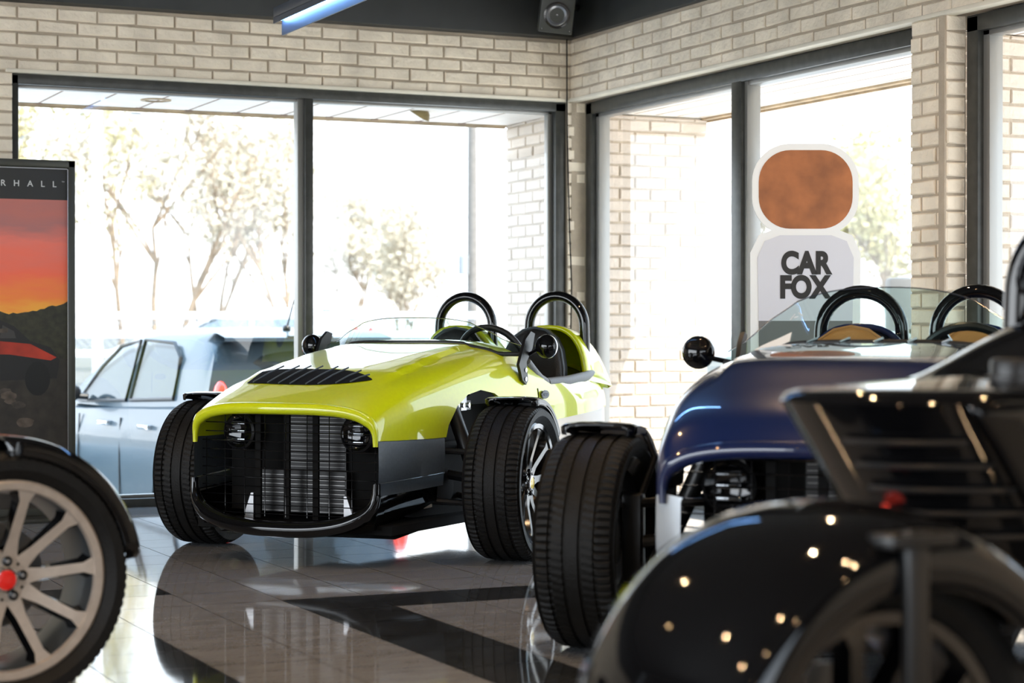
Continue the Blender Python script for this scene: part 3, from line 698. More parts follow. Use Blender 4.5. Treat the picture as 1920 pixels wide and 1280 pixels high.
    # ---- cockpit
    for s in (1, -1):
        pd = MB(); pts = [(-0.775, 0.487*s, 0.80), (-0.84, 0.490*s, 0.752), (-0.90, 0.491*s, 0.718), (-0.955, 0.492*s, 0.701)]
        pd.tube(pts, [0.018, 0.022, 0.024, 0.024], 10, sx=0.9)
        pd.tube([(-0.965, 0.492*s, 0.700), (-1.2, 0.487*s, 0.704), (-1.5, 0.452*s, 0.720), (-1.70, 0.405*s, 0.745)], [0.024, 0.025, 0.024, 0.02], 12, sx=0.9)
        pd.build('sill_pad', M['pad'], t)
    for s in (1, -1):
        sb = MB(); y0 = 0.215*s; rows = []
        outl = [(-0.165, 0.40), (-0.175, 0.62), (-0.165, 0.76), (-0.145, 0.845), (-0.11, 0.905), (-0.06, 0.94), (0, 0.952), (0.06, 0.94), (0.11, 0.905), (0.145, 0.845), (0.165, 0.76), (0.175, 0.62), (0.165, 0.40)]
        fr = [[(-1.30-0.16*(z-0.4)*f2+dx, y0+y*q, z if q == 1 else 0.64+(z-0.64)*q) for y, z in outl] for q, dx, f2 in ((0.0, 0.0, 1), (0.80, 0.0, 1), (0.95, -0.008, 1), (1.0, -0.035, 1), (1.0, -0.085, 1), (0.9, -0.10, 1), (0, -0.10, 1))]
        sb.grid(fr, 0)
        sb.box((-1.36, y0-0.17, 0.34), (-0.92, y0+0.17, 0.46), 0, bev=0.04)
        so = sb.build('seat', M['seat_tan' if head_tan else 'seat_black'], t, ang=60)
        pg = MB(); pg.tube([(-1.335-0.16*(z-0.4), y0+y*1.0, z) for y, z in outl[1:-1]], 0.007, 8)
        pg.build('seat_piping', M['seat_tan' if head_tan else 'slate'], so)
        if head_tan:
            st = MB(); zc0 = 0.80
            for q in range(4):
                a0 = PI/2*q+0.4; p = [(-1.352+0.004, y0+0.06*math.cos(a0+PI*k/24), zc0+0.06*math.sin(a0+PI*k/24)) for k in range(25)]
                st.tube(p, 0.0016, 5)
            st.build('headrest_stitching', M['tanmetal'], so)
        # painted fairing behind the seat
        fa = MB(); rows = []; y0 = hoop_b*s*0.98
        for i in range(15):
            u = i/14; a = -1.50-0.52*u; hz = 0.965-0.30*u**2.4; hw = 0.205*(1-0.42*u**1.8); zb_ = 0.70-0.04*u
            rows.append([(a-0.05*max(0, (hz-zb_)*math.sin(PI*k/20))*0.0, y0+hw*math.copysign(abs(math.cos(PI*k/20))**0.8, math.cos(PI*k/20))*-1, zb_+(hz-zb_)*math.sin(PI*k/20)**0.85) for k in range(21)])
        fa.grid(rows)
        fo = fa.build('headrest_fairing', P, t, ang=60)
        m2 = fo.modifiers.new('s', 'SOLIDIFY'); m2.thickness = 0.02; m2.offset = -1
        hp = MB(); y0 = hoop_b*s; zt = hoop_z-hoop_r-0.024
        pts = [(hoop_a, y0-hoop_r-0.012, 0.60), (hoop_a, y0-hoop_r-0.004, zt-0.14)]+[(hoop_a, y0-hoop_r*math.cos(PI*k/20), zt+hoop_r*math.sin(PI*k/20)) for k in range(21)]+[(hoop_a, y0+hoop_r+0.004, zt-0.14), (hoop_a, y0+hoop_r+0.012, 0.60)]
        hp.tube(pts, 0.0245, 16); hp.build('roll_hoop', M['gloss'], t)
    sw = MB(); T = Matrix.Translation((-0.93, 0.235, 0.80)) @ Matrix.Rotation(R(22), 4, 'Y')
    sw.tube([(0, 0.165*math.cos(2*PI*k/40), 0.165*math.sin(2*PI*k/40)) for k in range(40)], 0.015, 10, closed=True, T=T)
    for k in range(3): a = PI/2+2*PI*k/3+PI; sw.box((-0.006, -0.014, 0.02), (0.006, 0.014, 0.16), 1, T @ Matrix.Rotation(a, 4, 'X'))
    sw.lathe([(0, -0.015), (0.04, -0.01), (0.04, 0.03), (0, 0.03)], 20, 0, T @ Matrix.Rotation(PI/2, 4, 'Z'))
    sw.tube([(0.03, 0, 0), (0.30, 0, -0.03)], 0.02, 8, T=T); sw.build('steering_wheel', [M['satin'], M['darkchrome']], t)
    # badge
    for s in (1, -1):
        zc, w, zb, n = sec(-0.86); bd = MB(); T = Matrix.Translation((-0.86, s*(w+0.002), 0.652))
        bd.lathe([(0.030, 0.0), (0.029, 0.004*s), (0.0, 0.006*s)], 24, 0, T @ Matrix.Diagonal((1.25, 1, 0.62, 1)))
        bd.lathe([(0.030, 0.0045*s), (0.032, 0.002*s), (0.030, 0.0)], 24, 1, T @ Matrix.Diagonal((1.25, 1, 0.62, 1)))
        for q in range(5): bd.tube([(-0.02+0.009*q, 0.007*s, -0.006), (-0.016+0.009*q, 0.007*s, 0.006-0.002*(q % 2))], 0.0016, 5, 1, T=T)
        bd.build('side_badge', [M['slate'], M['chrome']], t)
    for s in (1, -1):                                               # door shut line
        sm_ = MB()
        zs_ = [0.555+0.018*k for k in range(8)]
        pts = []
        for z in zs_:
            zc, w, zb, n = sec(-0.80); q = max(0, (z-zb)/(zc-zb)); pts.append((-0.80-0.02*(z-0.55), s*(w*max(0, 1-q**n)**(1/n)+0.0005), z))
        sm_.tube(pts, 0.003, 6)
        sm_.build('shut_line', M['black'], body)
    # ---- front suspension, wheels, fenders
    for s in (1, -1):
        y = s*track/2
        su = MB()
        for z, x0, x1 in ((0.22, 0.12, -0.22), (0.43, 0.08, -0.18)):
            for xx in (x0, x1): su.tube([(xx+axle, s*0.36, z+0.02), (axle, y-s*0.10, z)], 0.013, 8, 0)
        su.tube([(axle-0.06, s*0.43, 0.62), (axle-0.04, y-s*0.16, 0.24)], 0.030, 12, 0); su.tube([(axle-0.04, s*0.40, 0.34), (axle, y-s*0.06, 0.31)], 0.02, 10, 0)
        su.box((-0.34, s*0.40-0.004, 0.60), (-0.18, s*0.40+0.03, 0.64), 1, bev=0.004); su.box((-0.29, s*0.43-0.004, 0.60), (-0.24, s*0.43+0.004, 0.675), 1)
        for xx in (-0.30, -0.25, -0.20): su.lathe([(0.011, 0), (0.011, 0.014*s), (0, 0.016*s)], 12, 2, Matrix.Translation((xx, s*0.43, 0.622)))
        su.box((axle-0.03, y-s*0.10-0.03, 0.20), (axle+0.03, y-s*0.10+0.03, 0.46), 0, bev=0.01)
        su.build('suspension', [M['satin'], M['steel'], M['chrome']], t)
        pl = MB(); pl.box((-0.40, s*0.372-0.004, 0.20), (-0.02, s*0.372+0.004, 0.56), 0, bev=0.003)
        pl.box((-0.34, s*0.38-0.02, 0.42), (-0.06, s*0.38+0.04, 0.475), 1, bev=0.006)
        for q in range(5): pl.box((-0.33+0.065*q, s*0.378-0.002, 0.33), (-0.322+0.065*q, s*0.378+0.002, 0.41), 1)
        for q in range(5): pl.box((-0.33+0.065*q, s*0.378-0.002, 0.49), (-0.322+0.065*q, s*0.378+0.002, 0.535), 1)
        pl.lathe([(0.0, s*0.39), (0.075, s*0.40), (0.08, s*0.43), (0.0, s*0.44)], 24, 1, Matrix.Translation((-0.10, 0, 0.29)))
        pl.build('chassis_plate', [M['tanmetal'], M['black']], t)
        st_ = steer
        w = make_wheel(t, (axle, y, Rt), s, Rt, Wd, 0.249, 'gloss', 'darkchrome', cap, steer=st_)
        f = fender(t, Rt, Wd*0.99, R(-9), R(60), M['gloss'], loc=(axle, y, Rt), rot=st_, lipd=0.018)
        fs = MB(); fs.tube([(axle, y-s*0.09, 0.36), (axle-0.10, y-s*0.14, 0.56), (axle-0.11, y-s*0.10, 0.645)], 0.010, 8); fs.build('fender_stay', M['satin'], t)
    rw = make_wheel(t, (-1.86, 0, Rt), 1, Rt, 0.24, 0.235, 'darkchrome', 'gloss', cap, nm='rear_wheel', cal=False)
    return t
LG = 'three-wheeled roadsters on the showroom floor'
lime = roadster('three_wheel_roadster', 'glossy lime green three-wheeled roadster with black grille in the corner by the windows', LG, (-2.314, -2.495), R(-141.0), 'lime', 'slate', 'black', track=1.50, steer=R(8))
navy = roadster('three_wheel_roadster', 'glossy navy blue three-wheeled roadster with tan seats behind the black vehicle', LG, (-1.993, -5.759), R(-132.9), 'navy', 'silverpan', 'tan', hoop_z=1.102, hoop_b=0.205, hoop_r=0.145, steer=0.0, head_tan=True, vent=False, wrap=0.05, brk_b=0.46, ws_h=0.135, full=True)

# ------------------------------------------------------------ vehicle at the left edge: tail end of another three-wheeler
t = thing('three_wheel_vehicle', 'tail of vehicle with ten-spoke machined wheel and red centre cap by the poster', 'vehicle', (-4.274, -5.306, 0), R(-170.2))
make_wheel(t, (0, 0, 0.318), 1, 0.318, 0.235, 0.251, 'spoke', 'gloss', 'red', nm='rear_wheel', hub_r=0.066, cal=False, barrel='steelbarrel')
fender(t, 0.318, 0.235, R(-1), R(84), M['gloss'], loc=(0, 0, 0.318), gap=0.026, crown=0.016, lipd=0.030)
mb = MB(); mb.tube([(0.02, -0.135, 0.318), (0.30, -0.20, 0.33), (0.75, -0.22, 0.38)], [0.045, 0.05, 0.05], 12); mb.tube([(0.02, -0.14, 0.33), (0.2, -0.17, 0.50), (0.5, -0.2, 0.60)], 0.014, 8)
mb.box((-0.05, -0.145, 0.27), (0.06, -0.105, 0.37), 0, bev=0.01)
mb.build('swingarm', M['satin'], t)
mb = MB(); rows = []
for x, w, zl, zh in ((0.38, 0.10, 0.55, 0.72), (0.46, 0.20, 0.42, 0.80), (0.7, 0.30, 0.26, 0.84), (1.3, 0.42, 0.20, 0.86), (2.2, 0.42, 0.20, 0.86), (2.5, 0.36, 0.24, 0.70)):
    rows.append([(x, -0.3+w*math.cos(2*PI*k/24), (zl+zh)/2+(zh-zl)/2*math.sin(2*PI*k/24)) for k in range(24)])
mb.grid(rows, 0, closed_v=True); mb.add(rows[0], [list(range(24))]); mb.add(rows[-1], [list(range(24))]); mb.build('body_shell', M['gloss'], t)
for s in (1, -1): make_wheel(t, (2.05, -0.3+0.62*s, 0.318), s, 0.318, 0.235, 0.251, 'spoke', 'gloss', 'red', nm='front_wheel', hub_r=0.066, cal=False)

# ------------------------------------------------------------ black vehicle at the right edge, seen from behind its tail
t = thing('three_wheel_vehicle', 'gloss black vehicle with broad rear fender and filler cap beside the navy roadster', 'vehicle', (-3.501, -7.892, 0), R(4.5))
TAIL = Matrix.Translation((0.163, 0.218, -0.017)) @ Matrix.Rotation(R(9.6), 4, 'Z')
def set_tail(o): o.matrix_local = TAIL; return o
make_wheel(t, (0, 0, 0.30), -1, 0.30, 0.26, 0.235, 'darkchrome', 'gloss', 'red', nm='rear_wheel', cal=False)
fd = MB(); rows = []; h = 0.213; Rf = 0.323
for i in range(61):
    a = R(-62)+R(62+122)*i/60; e = min(i, 60-i)/5; tp = 1 if e >= 1 else 0.72+0.28*math.sqrt(1-(1-e)**2)
    cs = [(h, -0.045), (h*1.0, -0.012), (h*0.985, 0.006), (h*0.90, 0.030), (h*0.62, 0.050), (h*0.25, 0.060), (-h*0.2, 0.060), (-h*0.6, 0.050), (-h*0.90, 0.030), (-h*0.985, 0.006), (-h, -0.012), (-h, -0.045)]
    cs += [(y*0.97, r-0.007) for y, r in cs[::-1]]
    rows.append([(-(Rf+r)*math.sin(a), y*tp, 0.30+(Rf+r)*math.cos(a)) for y, r in cs])
fd.grid(rows, 0, closed_v=True); n = len(rows[0]); fd.add(rows[0], [list(range(n))]); fd.add(rows[-1], [list(range(n))[::-1]])
fd.build('rear_fender', M['gloss'], t, ang=50)
mb = MB(); mb.box((-0.050, -0.228, 0.30), (-0.010, -0.210, 0.66), 0, bev=0.005); mb.box((-0.085, -0.235, 0.635), (0.035, -0.18, 0.655), 0, bev=0.005); mb.lathe([(0.05, -0.165), (0.05, -0.235), (0.0, -0.24)], 24, 0, Matrix.Translation((0.02, 0, 0.30)))
mb.tube([(0, 0.16, 0.30), (0.4, 0.2, 0.32), (0.8, 0.2, 0.34)], 0.04, 10)
mb.build('fender_strut', M['satin'], t)
# boat-tail body: U-shaped plan rings stacked from the undercut to the deck
tl = MB(); rows = []
def uring(x0, z, rw, ins=0.0, N=40, xe=2.3, y_c=0.0):
    pts = []
    for k in range(N+1):
        th = -PI/2+PI*k/N; pts.append((x0+0.24-0.24*math.cos(th)+ins*math.cos(th), y_c+(rw-ins)*math.sin(th), z))
    L = [(xe-0.3, 0.34), (1.6, 0.40), (1.0, 0.36), (0.62, 0.30)]
    lo = [(x, y_c-max(rw, w)+ins, z) for x, w in L]; hi = [(x, y_c+max(rw, w)-ins, z) for x, w in L[::-1]]
    return lo+pts+hi
lev = [(0.30, 0.45, 0.0), (0.215, 0.545, 0), (0.12, 0.66, 0), (0.05, 0.75, 0), (-0.005, 0.815, 0), (-0.025, 0.838, 0), (-0.022, 0.850, 0.006), (-0.012, 0.857, 0.02), (0.02, 0.862, 0.06), (0.06, 0.868, 0.12), (0.12, 0.876, 0.20)]
for x0, z, ins in lev: rows.append(uring(x0, z, 0.215, ins))
tl.grid(rows, 0)
tl.add(rows[-1], [list(range(len(rows[-1])))], 0)
body = set_tail(tl.build('tail_body', M['gloss'], t, ang=40))
for k, z in enumerate((0.775, 0.735, 0.695, 0.655, 0.615)):
    lv = MB(); x0 = interp([0.45, 0.545, 0.66, 0.75, 0.815], [0.30, 0.215, 0.12, 0.05, -0.005], z)-0.006
    rng = [R(-4)-R(52+5*k)*q/14 for q in range(15)]
    A = [(x0+0.24-0.245*math.cos(th), 0.222*math.sin(th), z) for th in rng]
    lv.tube(A, 0.0045, 8, sx=1.0)
    lv.build('tail_louver', M['satin'], body)
fp = MB(); rows = []
for x0, z, _ in lev[:6]:
    dz = (0.84-z)/0.39; rg = [R(-62-10*dz)-R(28-10*dz)*q/8 for q in range(9)]
    row = [(x0+0.24-0.25*math.cos(th), 0.232*math.sin(th), z) for th in rg]+[(0.64, -0.315, z), (1.0, -0.375, z), (1.6, -0.415, z), (1.9, -0.36, z)]
    rows.append(row)
fp.grid(rows); fpo = set_tail(fp.build('flank_panel', M['gloss'], t, ang=40)); m2 = fpo.modifiers.new('s', 'SOLIDIFY'); m2.thickness = 0.014; m2.offset = 0
mb = MB(); mb.sphere((0.105, -0.030, 0.645), 0.020, 16, 0, sc=(0.7, 1.0, 1.2)); mb.sphere((0.097, -0.026, 0.650), 0.014, 12, 1, sc=(0.7, 0.9, 1.2)); set_tail(mb.build('tail_lamp', [M['redlens'], M['lens']], t))['label'] = 'small red tail lamp'
mb = MB(); mb.lathe([(0.047, 0.868), (0.047, 0.898), (0.044, 0.906), (0.036, 0.908), (0.034, 0.903), (0, 0.903)], 40, 0, Matrix.Translation((0.434, -0.05, 0)) @ Matrix.Rotation(PI/2, 4, 'X'))
mb.lathe([(0.058, 0.866), (0.058, 0.876), (0.05, 0.878)], 40, 0, Matrix.Translation((0.434, -0.05, 0)) @ Matrix.Rotation(PI/2, 4, 'X'))
set_tail(mb.build('filler_cap', M['satin'], t))
hm = MB(); rows = []
for i in range(25):
    u = i/24; x = 0.50+0.75*u; hz = 0.868+0.145*math.sin(PI/2*min(1, u*1.35))**1.25; hw = 0.10+0.12*math.sin(PI/2*min(1, u*1.3))
    rows.append([(x, 0.16-hw*math.cos(PI*k/20), 0.865+(hz-0.865)*math.sin(PI*k/20)**0.8) for k in range(21)])
hm.grid(rows); hm.add(rows[-1], [list(range(21))]); set_tail(hm.build('headrest_fairing', M['gloss'], t))
for yc in (0.19,):
    hp = MB(); r_ = 0.155; zt = 1.215-r_-0.032
    hp.tube([(0.97, yc-r_-0.01, 0.80)]+[(0.97, yc-r_*math.cos(PI*k/24), zt+r_*math.sin(PI*k/24)) for k in range(25)]+[(0.97, yc+r_+0.01, 0.80)], 0.032, 16)
    set_tail(hp.build('roll_hoop', M['gloss'], t))
for s in (1, -1): make_wheel(t, (1.9, 0.5*s, 0.30), s, 0.30, 0.22, 0.235, 'spoke', 'gloss', 'red', nm='front_wheel', cal=False)

# ------------------------------------------------------------ poster stand
t = thing('poster_stand', 'tall framed poster stand showing a red car under a sunset by the left window edge', 'poster', (-3.416, -0.45, 0), R(0))
W2 = 0.385; ZT = 1.785
mb = MB()
for x in (-W2-0.036, W2): mb.box((x, -0.02, 0.02), (x+0.036, 0.03, ZT+0.0), 0, bev=0.004)
mb.box((-W2-0.036, -0.02, ZT-0.036), (W2+0.036, 0.03, ZT), 0, bev=0.004); mb.box((-W2-0.036, -0.02, 0.02), (W2+0.036, 0.03, 0.06), 0, bev=0.004)
mb.box((-W2, 0.0, 0.04), (W2, 0.025, ZT-0.03), 0); mb.box((-0.35, -0.2, 0), (0.35, 0.25, 0.02), 0, bev=0.005)
mb.build('stand_frame', M['frame_stand'], t)
mb = MB(); e = 0.004
for a, b in (((-W2+0.0, -0.0225, ZT-0.045), (W2, -0.02, ZT-0.041)), ((W2-0.004, -0.0225, 0.06), (W2, -0.02, ZT-0.041)), ((-W2, -0.0225, 0.06), (-W2+0.004, -0.02, ZT-0.041))): mb.box(a, b)
mb.build('snap_edge', M['steel'], t)
mb = MB(); mb.add([(-W2, -0.004, 0.06), (W2, -0.004, 0.06), (W2, -0.004, ZT-0.045), (-W2, -0.004, ZT-0.045)], [(0, 1, 2, 3)], 0, None, False)
pr = mb.build('poster_print', M['sunset'], t)
text('poster_lettering', 'VANDERHALL', 0.042, M['letter'], pr, (0.030, -0.0055, 1.652), ext=0.0006, spacing=2.78, off=0.0004)
text('trademark_lettering', 'TM', 0.010, M['letter'], pr, (W2-0.022, -0.0055, 1.676), ext=0.0004)
def flat(nm, pts, y, m, par): mb = MB(); mb.poly(pts, (y-0.0006, y)); return mb.build(nm, m, par)
rnd = random.Random(3)
hill = [(-W2, 0.66)]+[(-W2+2*W2*k/40, 1.10+0.045*math.sin(k*0.16+0.6)-0.05*(k/40)+rnd.uniform(-0.006, 0.006)) for k in range(41)]+[(W2, 0.66)]
flat('printed_hills', hill, -0.005, M['p_hill'], pr)
flat('printed_ground', [(-W2, 0.06), (W2, 0.06), (W2, 0.80), (0.1, 0.78), (-W2, 0.82)], -0.0056, M['p_ground'], pr)
for k in range(26):
    x = rnd.uniform(-W2+0.06, W2-0.06); z = rnd.uniform(0.3, 0.66); rx = rnd.uniform(0.03, 0.065)*(1.3-z); rz_ = rx*0.55
    flat('printed_boulder', [(x+rx*math.cos(2*PI*q/14)*rnd.uniform(0.85, 1.1), z+rz_*math.sin(2*PI*q/14)*rnd.uniform(0.85, 1.1)) for q in range(14)], -0.0064-0.00003*k, M['p_rock' if k % 2 else 'p_rock2'], pr)
flat('printed_car_body', [(-0.30, 0.68), (0.33, 0.70), (0.345, 0.79), (0.30, 0.855), (0.20, 0.885), (0.12, 0.96), (0.02, 1.005), (-0.15, 1.01), (-0.26, 0.93), (-0.34, 0.86), (-0.34, 0.74)], -0.0062, M['p_dark'], pr)
flat('printed_car_stripe', [(-0.33, 0.88), (-0.1, 0.90), (0.20, 0.872), (0.33, 0.805), (0.30, 0.79), (0.1, 0.82), (-0.33, 0.83)], -0.0070, M['p_red'], pr)
for a, b in ((-0.08, 0.035), (0.05, 0.13)): flat('printed_car_window', [(a, 0.90), (b, 0.90), (b-0.01, 0.965 if b < 0.1 else 0.935), (a+0.015, 0.985 if b < 0.1 else 0.965)], -0.0074, M['p_grey'], pr)
flat('printed_car_mirror', [(0.02, 0.885), (0.035, 0.885), (0.04, 0.925), (0.09, 0.93), (0.09, 0.95), (0.025, 0.945)], -0.0080, M['p_rock'], pr)
for x in (-0.22, 0.235): flat('printed_car_wheel', [(x+0.062*math.cos(2*PI*q/20), 0.70+0.085*math.sin(2*PI*q/20)) for q in range(20)], -0.0078, M['p_black'], pr)

# ------------------------------------------------------------ cardboard standee (plain board, no figure on it)
t = thing('cardboard_standee', 'life-size cardboard standee lettered CAR FOX in front of the right-hand windows', 'standee', (-0.49, -3.226, 0), -0.4345)
def rr_path(cx, cz, w, h, r, n=10):
    p = []
    for (sx, sz, a0) in ((1, 1, 0), (-1, 1, PI/2), (-1, -1, PI), (1, -1, 3*PI/2)):
        for k in range(n+1):
            a = a0+PI/2*k/n; p.append((cx+sx*(w/2-r)+r*math.cos(a), cz+sz*(h/2-r)+r*math.sin(a)))
    return p
mb = MB(); mb.poly(rr_path(0.0, 1.54, 0.455, 0.39, 0.16), (-0.006, 0.006)); mb.poly([(-0.23, 0.0), (0.23, 0.0), (0.235, 1.27), (0.20, 1.345), (0.12, 1.375), (-0.12, 1.375), (-0.20, 1.345), (-0.235, 1.27)], (-0.0055, 0.0055))
mb.build('board', M['paper'], t)
mb = MB(); mb.poly(rr_path(0.0, 1.54, 0.40, 0.335, 0.135), (-0.0075, -0.006)); mb.build('upper_print', M['rust'], t)['label'] = 'plain russet printed panel'
mb = MB(); mb.poly([(-0.20, 0.98), (0.20, 0.98), (0.205, 1.25), (0.175, 1.32), (0.11, 1.345), (-0.11, 1.345), (-0.175, 1.32), (-0.205, 1.25)], (-0.0075, -0.0055)); mb.build('white_print', M['shirt'], t)
mb = MB(); mb.poly([(-0.195, 0.05), (0.195, 0.05), (0.20, 0.98), (-0.20, 0.98)], (-0.0075, -0.0055)); mb.build('grey_print', M['p_grey2'], t)
for k, (s_, z) in enumerate((('CAR', 1.184), ('FOX', 1.081))): text('standee_lettering', s_, 0.128, M['ink'], t, (-0.006*k, -0.0085, z), ext=0.0008, off=0.0065, spacing=1.0).scale = (0.82, 1, 1)
mb = MB(); mb.poly([(0.0, 0.0), (0.28, 0.0), (0.0, 0.9)], 0.006, axis='x'); mb.build('easel_strut', M['paper'], t)

# ------------------------------------------------------------ speaker, pendant light, cable
t = thing('wall_speaker', 'dark grey loudspeaker mounted in the corner above the brick', 'speaker', (-0.262, -0.36, 2.745), R(-22))
sm = Matrix.Rotation(R(6), 4, 'Y') @ Matrix.Rotation(R(10), 4, 'X')
mb = MB(); mb.box((-0.095, -0.08, -0.135), (0.095, 0.09, 0.165), 0, sm, bev=0.008); mb.build('cabinet', M['spk'], t)
mb = MB(); mb.lathe([(0.074, -0.080), (0.074, -0.088), (0.064, -0.090), (0.060, -0.084)], 40, 0, sm @ Matrix.Translation((0, 0, -0.035)))
mb.build('driver_ring', M['darkchrome'], t)
for x, z in ((-0.078, -0.118), (0.078, -0.118), (-0.078, 0.15), (0.078, 0.15)):
    mb = MB(); mb.lathe([(0.005, -0.081), (0.005, -0.084), (0, -0.085)], 10, 0, sm @ Matrix.Translation((x, 0, z))); mb.build('screw', M['darkchrome'], t)
mb = MB(); mb.lathe([(0.060, -0.084), (0.053, -0.090), (0.046, -0.084), (0.022, -0.062), (0.0, -0.062)], 40, 0, sm @ Matrix.Translation((0, 0, -0.035))); mb.lathe([(0.023, -0.064), (0.018, -0.076), (0.0, -0.082)], 24, 1, sm @ Matrix.Translation((0, 0, -0.035))); mb.build('speaker_cone', [M['steel'], M['darkchrome']], t)
mb = MB(); mb.tube([(0.03, 0.08, 0.05), (0.10, 0.2, 0.05), (0.14, 0.27, 0.05)], 0.018, 8); mb.build('mounting_arm', M['satin'], t)

t = thing('pendant_light', 'blue-lit linear pendant light bar hanging below the dark ceiling', 'light', (-2.292, -1.618, 2.30))
mb = MB(); mb.box((-0.004, -3.0, 0), (0.004, 0, 0.075), 0); mb.box((-0.045, -3.0, 0.075), (0.02, 0, 0.125), 0, bev=0.003); mb.box((-0.045, -3.0, 0.052), (-0.041, 0, 0.08), 0)
mb.build('light_housing', M['led_house'], t)
mb = MB(); mb.box((-0.034, -2.98, 0.066), (-0.012, -0.01, 0.073)); mb.build('led_strip', M['led'], t)
mb = MB(); mb.tube([(-0.012, -0.4, 0.12), (-0.012, -0.4, 1.30)], 0.004, 6); mb.build('hanger', M['satin'], t)
mb = MB(); mb.tube([(-0.012, -2.6, 0.12), (-0.012, -2.6, 1.30)], 0.004, 6); mb.build('hanger', M['satin'], t)

mb = MB(); mb.tube([(-0.03, -0.018, 2.64), (-0.028, -0.018, 2.1), (-0.012, -0.02, 1.5), (0.0, -0.022, 1.2), (-0.01, -0.02, 0.7), (-0.02, -0.018, 0.02)], 0.004, 6)
tag(mb.build('hanging_cable', M['black']), 'thin black cable hanging down the brick corner between the windows', 'cable')
# warm downlights over the far half of the showroom
for k, (x, y) in enumerate(((-7.2, -9.2), (-5.6, -11.8), (-3.6, -12.6), (-1.6, -12.4), (-8.6, -12.0), (-7.0, -13.4), (-2.4, -10.2), (-5.0, -9.4), (-1.2, -8.2), (-3.4, -7.0), (-6.4, -6.6), (-1.6, -4.6), (-4.6, -3.6), (-3.0, -9.0), (-6.4, -3.4))):
    t = thing('ceiling_downlight', 'small warm downlight recessed in the dark showroom ceiling', 'ceiling light', (x, y, 3.52), 0, 'warm ceiling downlights')
    mb = MB(); mb.lathe([(0.06, 0.08), (0.065, 0.0), (0.05, 0.0), (0.045, 0.07)], 20, 0, Matrix.Rotation(PI/2, 4, 'X')); mb.build('downlight_can', M['satin'], t)
    mb = MB(); mb.sphere((0, 0, 0.025), 0.036, 12); mb.build('bulb', M['bulb'], t)
    l = bpy.data.lights.new('downlight_beam', 'SPOT'); l.energy = 48; l.spot_size = R(125); l.spot_blend = 0.6; l.shadow_soft_size = 0.022; l.color = (1.0, 0.68, 0.38)
    lo = bpy.data.objects.new('downlight_beam', l); C.objects.link(lo); lo.parent = t; lo.location = (0, 0, -0.02)

# ------------------------------------------------------------ outside: ground, fence, vehicles, poles, trees
mb = MB(); rows = []
prof = [(-60, -0.55), (-22, -0.55), (0.0, -0.55), (6.5, -0.55), (10.5, 0.30), (13, 0.52), (40, 0.62), (120, 0.9)]
# profile runs away from the camera direction, across the lot and up a low bank
fw = Vector((0.421, 0.907, 0)); rt = Vector((0.907, -0.421, 0)); o0 = Vector((-5.204, -10.409, 0))
for d, z in ((8.0, -0.55), (17.0, -0.55), (20.5, -0.5), (24.5, 0.12), (28.0, 0.2), (31.0, -0.1), (45.0, 0.0), (160.0, 0.6)):
    rows.append([o0+fw*d+rt*q+Vector((0, 0, z)) for q in (-90, -40, -20, -10, 0, 10, 20, 40, 90)])
mb.grid(rows, 0); 
g = mb.build('ground', M['asphalt'], ang=60); g['kind'] = 'structure'
mb = MB(); mb.grid([[o0+fw*d+rt*q+Vector((0, 0, z+0.02)) for q in (-60, -30, -10, 0, 10, 30, 60)] for d, z in ((20.8, -0.46), (24.5, 0.12), (28.0, 0.2), (31.0, -0.1), (45.0, 0.0), (158.0, 0.58))])
g = mb.build('ground_verge', M['verge'], ang=60); g['kind'] = 'structure'
for nm, x0, x1, y0, y1 in (('ground_lot', 0.26, 40, -40, 12),): pass

def P(r, d, z=0.0): return o0+rt*r+fw*d+Vector((0, 0, z))
def Z_bank(d): return interp([8.0, 17.0, 20.5, 24.5, 28.0, 31.0, 45.0, 160.0], [-0.55, -0.55, -0.5, 0.12, 0.2, -0.1, 0.0, 0.6], d)
t = thing('rail_fence', 'long white three-rail fence along the road beyond the parked hatchback', 'fence', P(0, 27.0), -0.4345)
for k, z in enumerate((0.62, 0.88, 1.14)):
    mb = MB(); mb.box((-22, -0.03, z-0.045), (22, 0.03, z+0.045), 0, bev=0.008); mb.build('rail', M['white'], t)
for k in range(19):
    mb = MB(); x = -20.8+2.3*k; mb.box((x-0.05, -0.05, 0.2), (x+0.05, 0.05, 1.24), 0, bev=0.01); mb.build('fence_post', M['white'], t)
mb = MB()
for k in range(120):
    x = -9+k*0.12
    for s in (1, -1): mb.tube([(x, 0.04, 0.62), (x+0.52*s, 0.04, 1.14)], 0.006, 4, caps=False)
mb.build('wire_mesh', M['steel'], t)

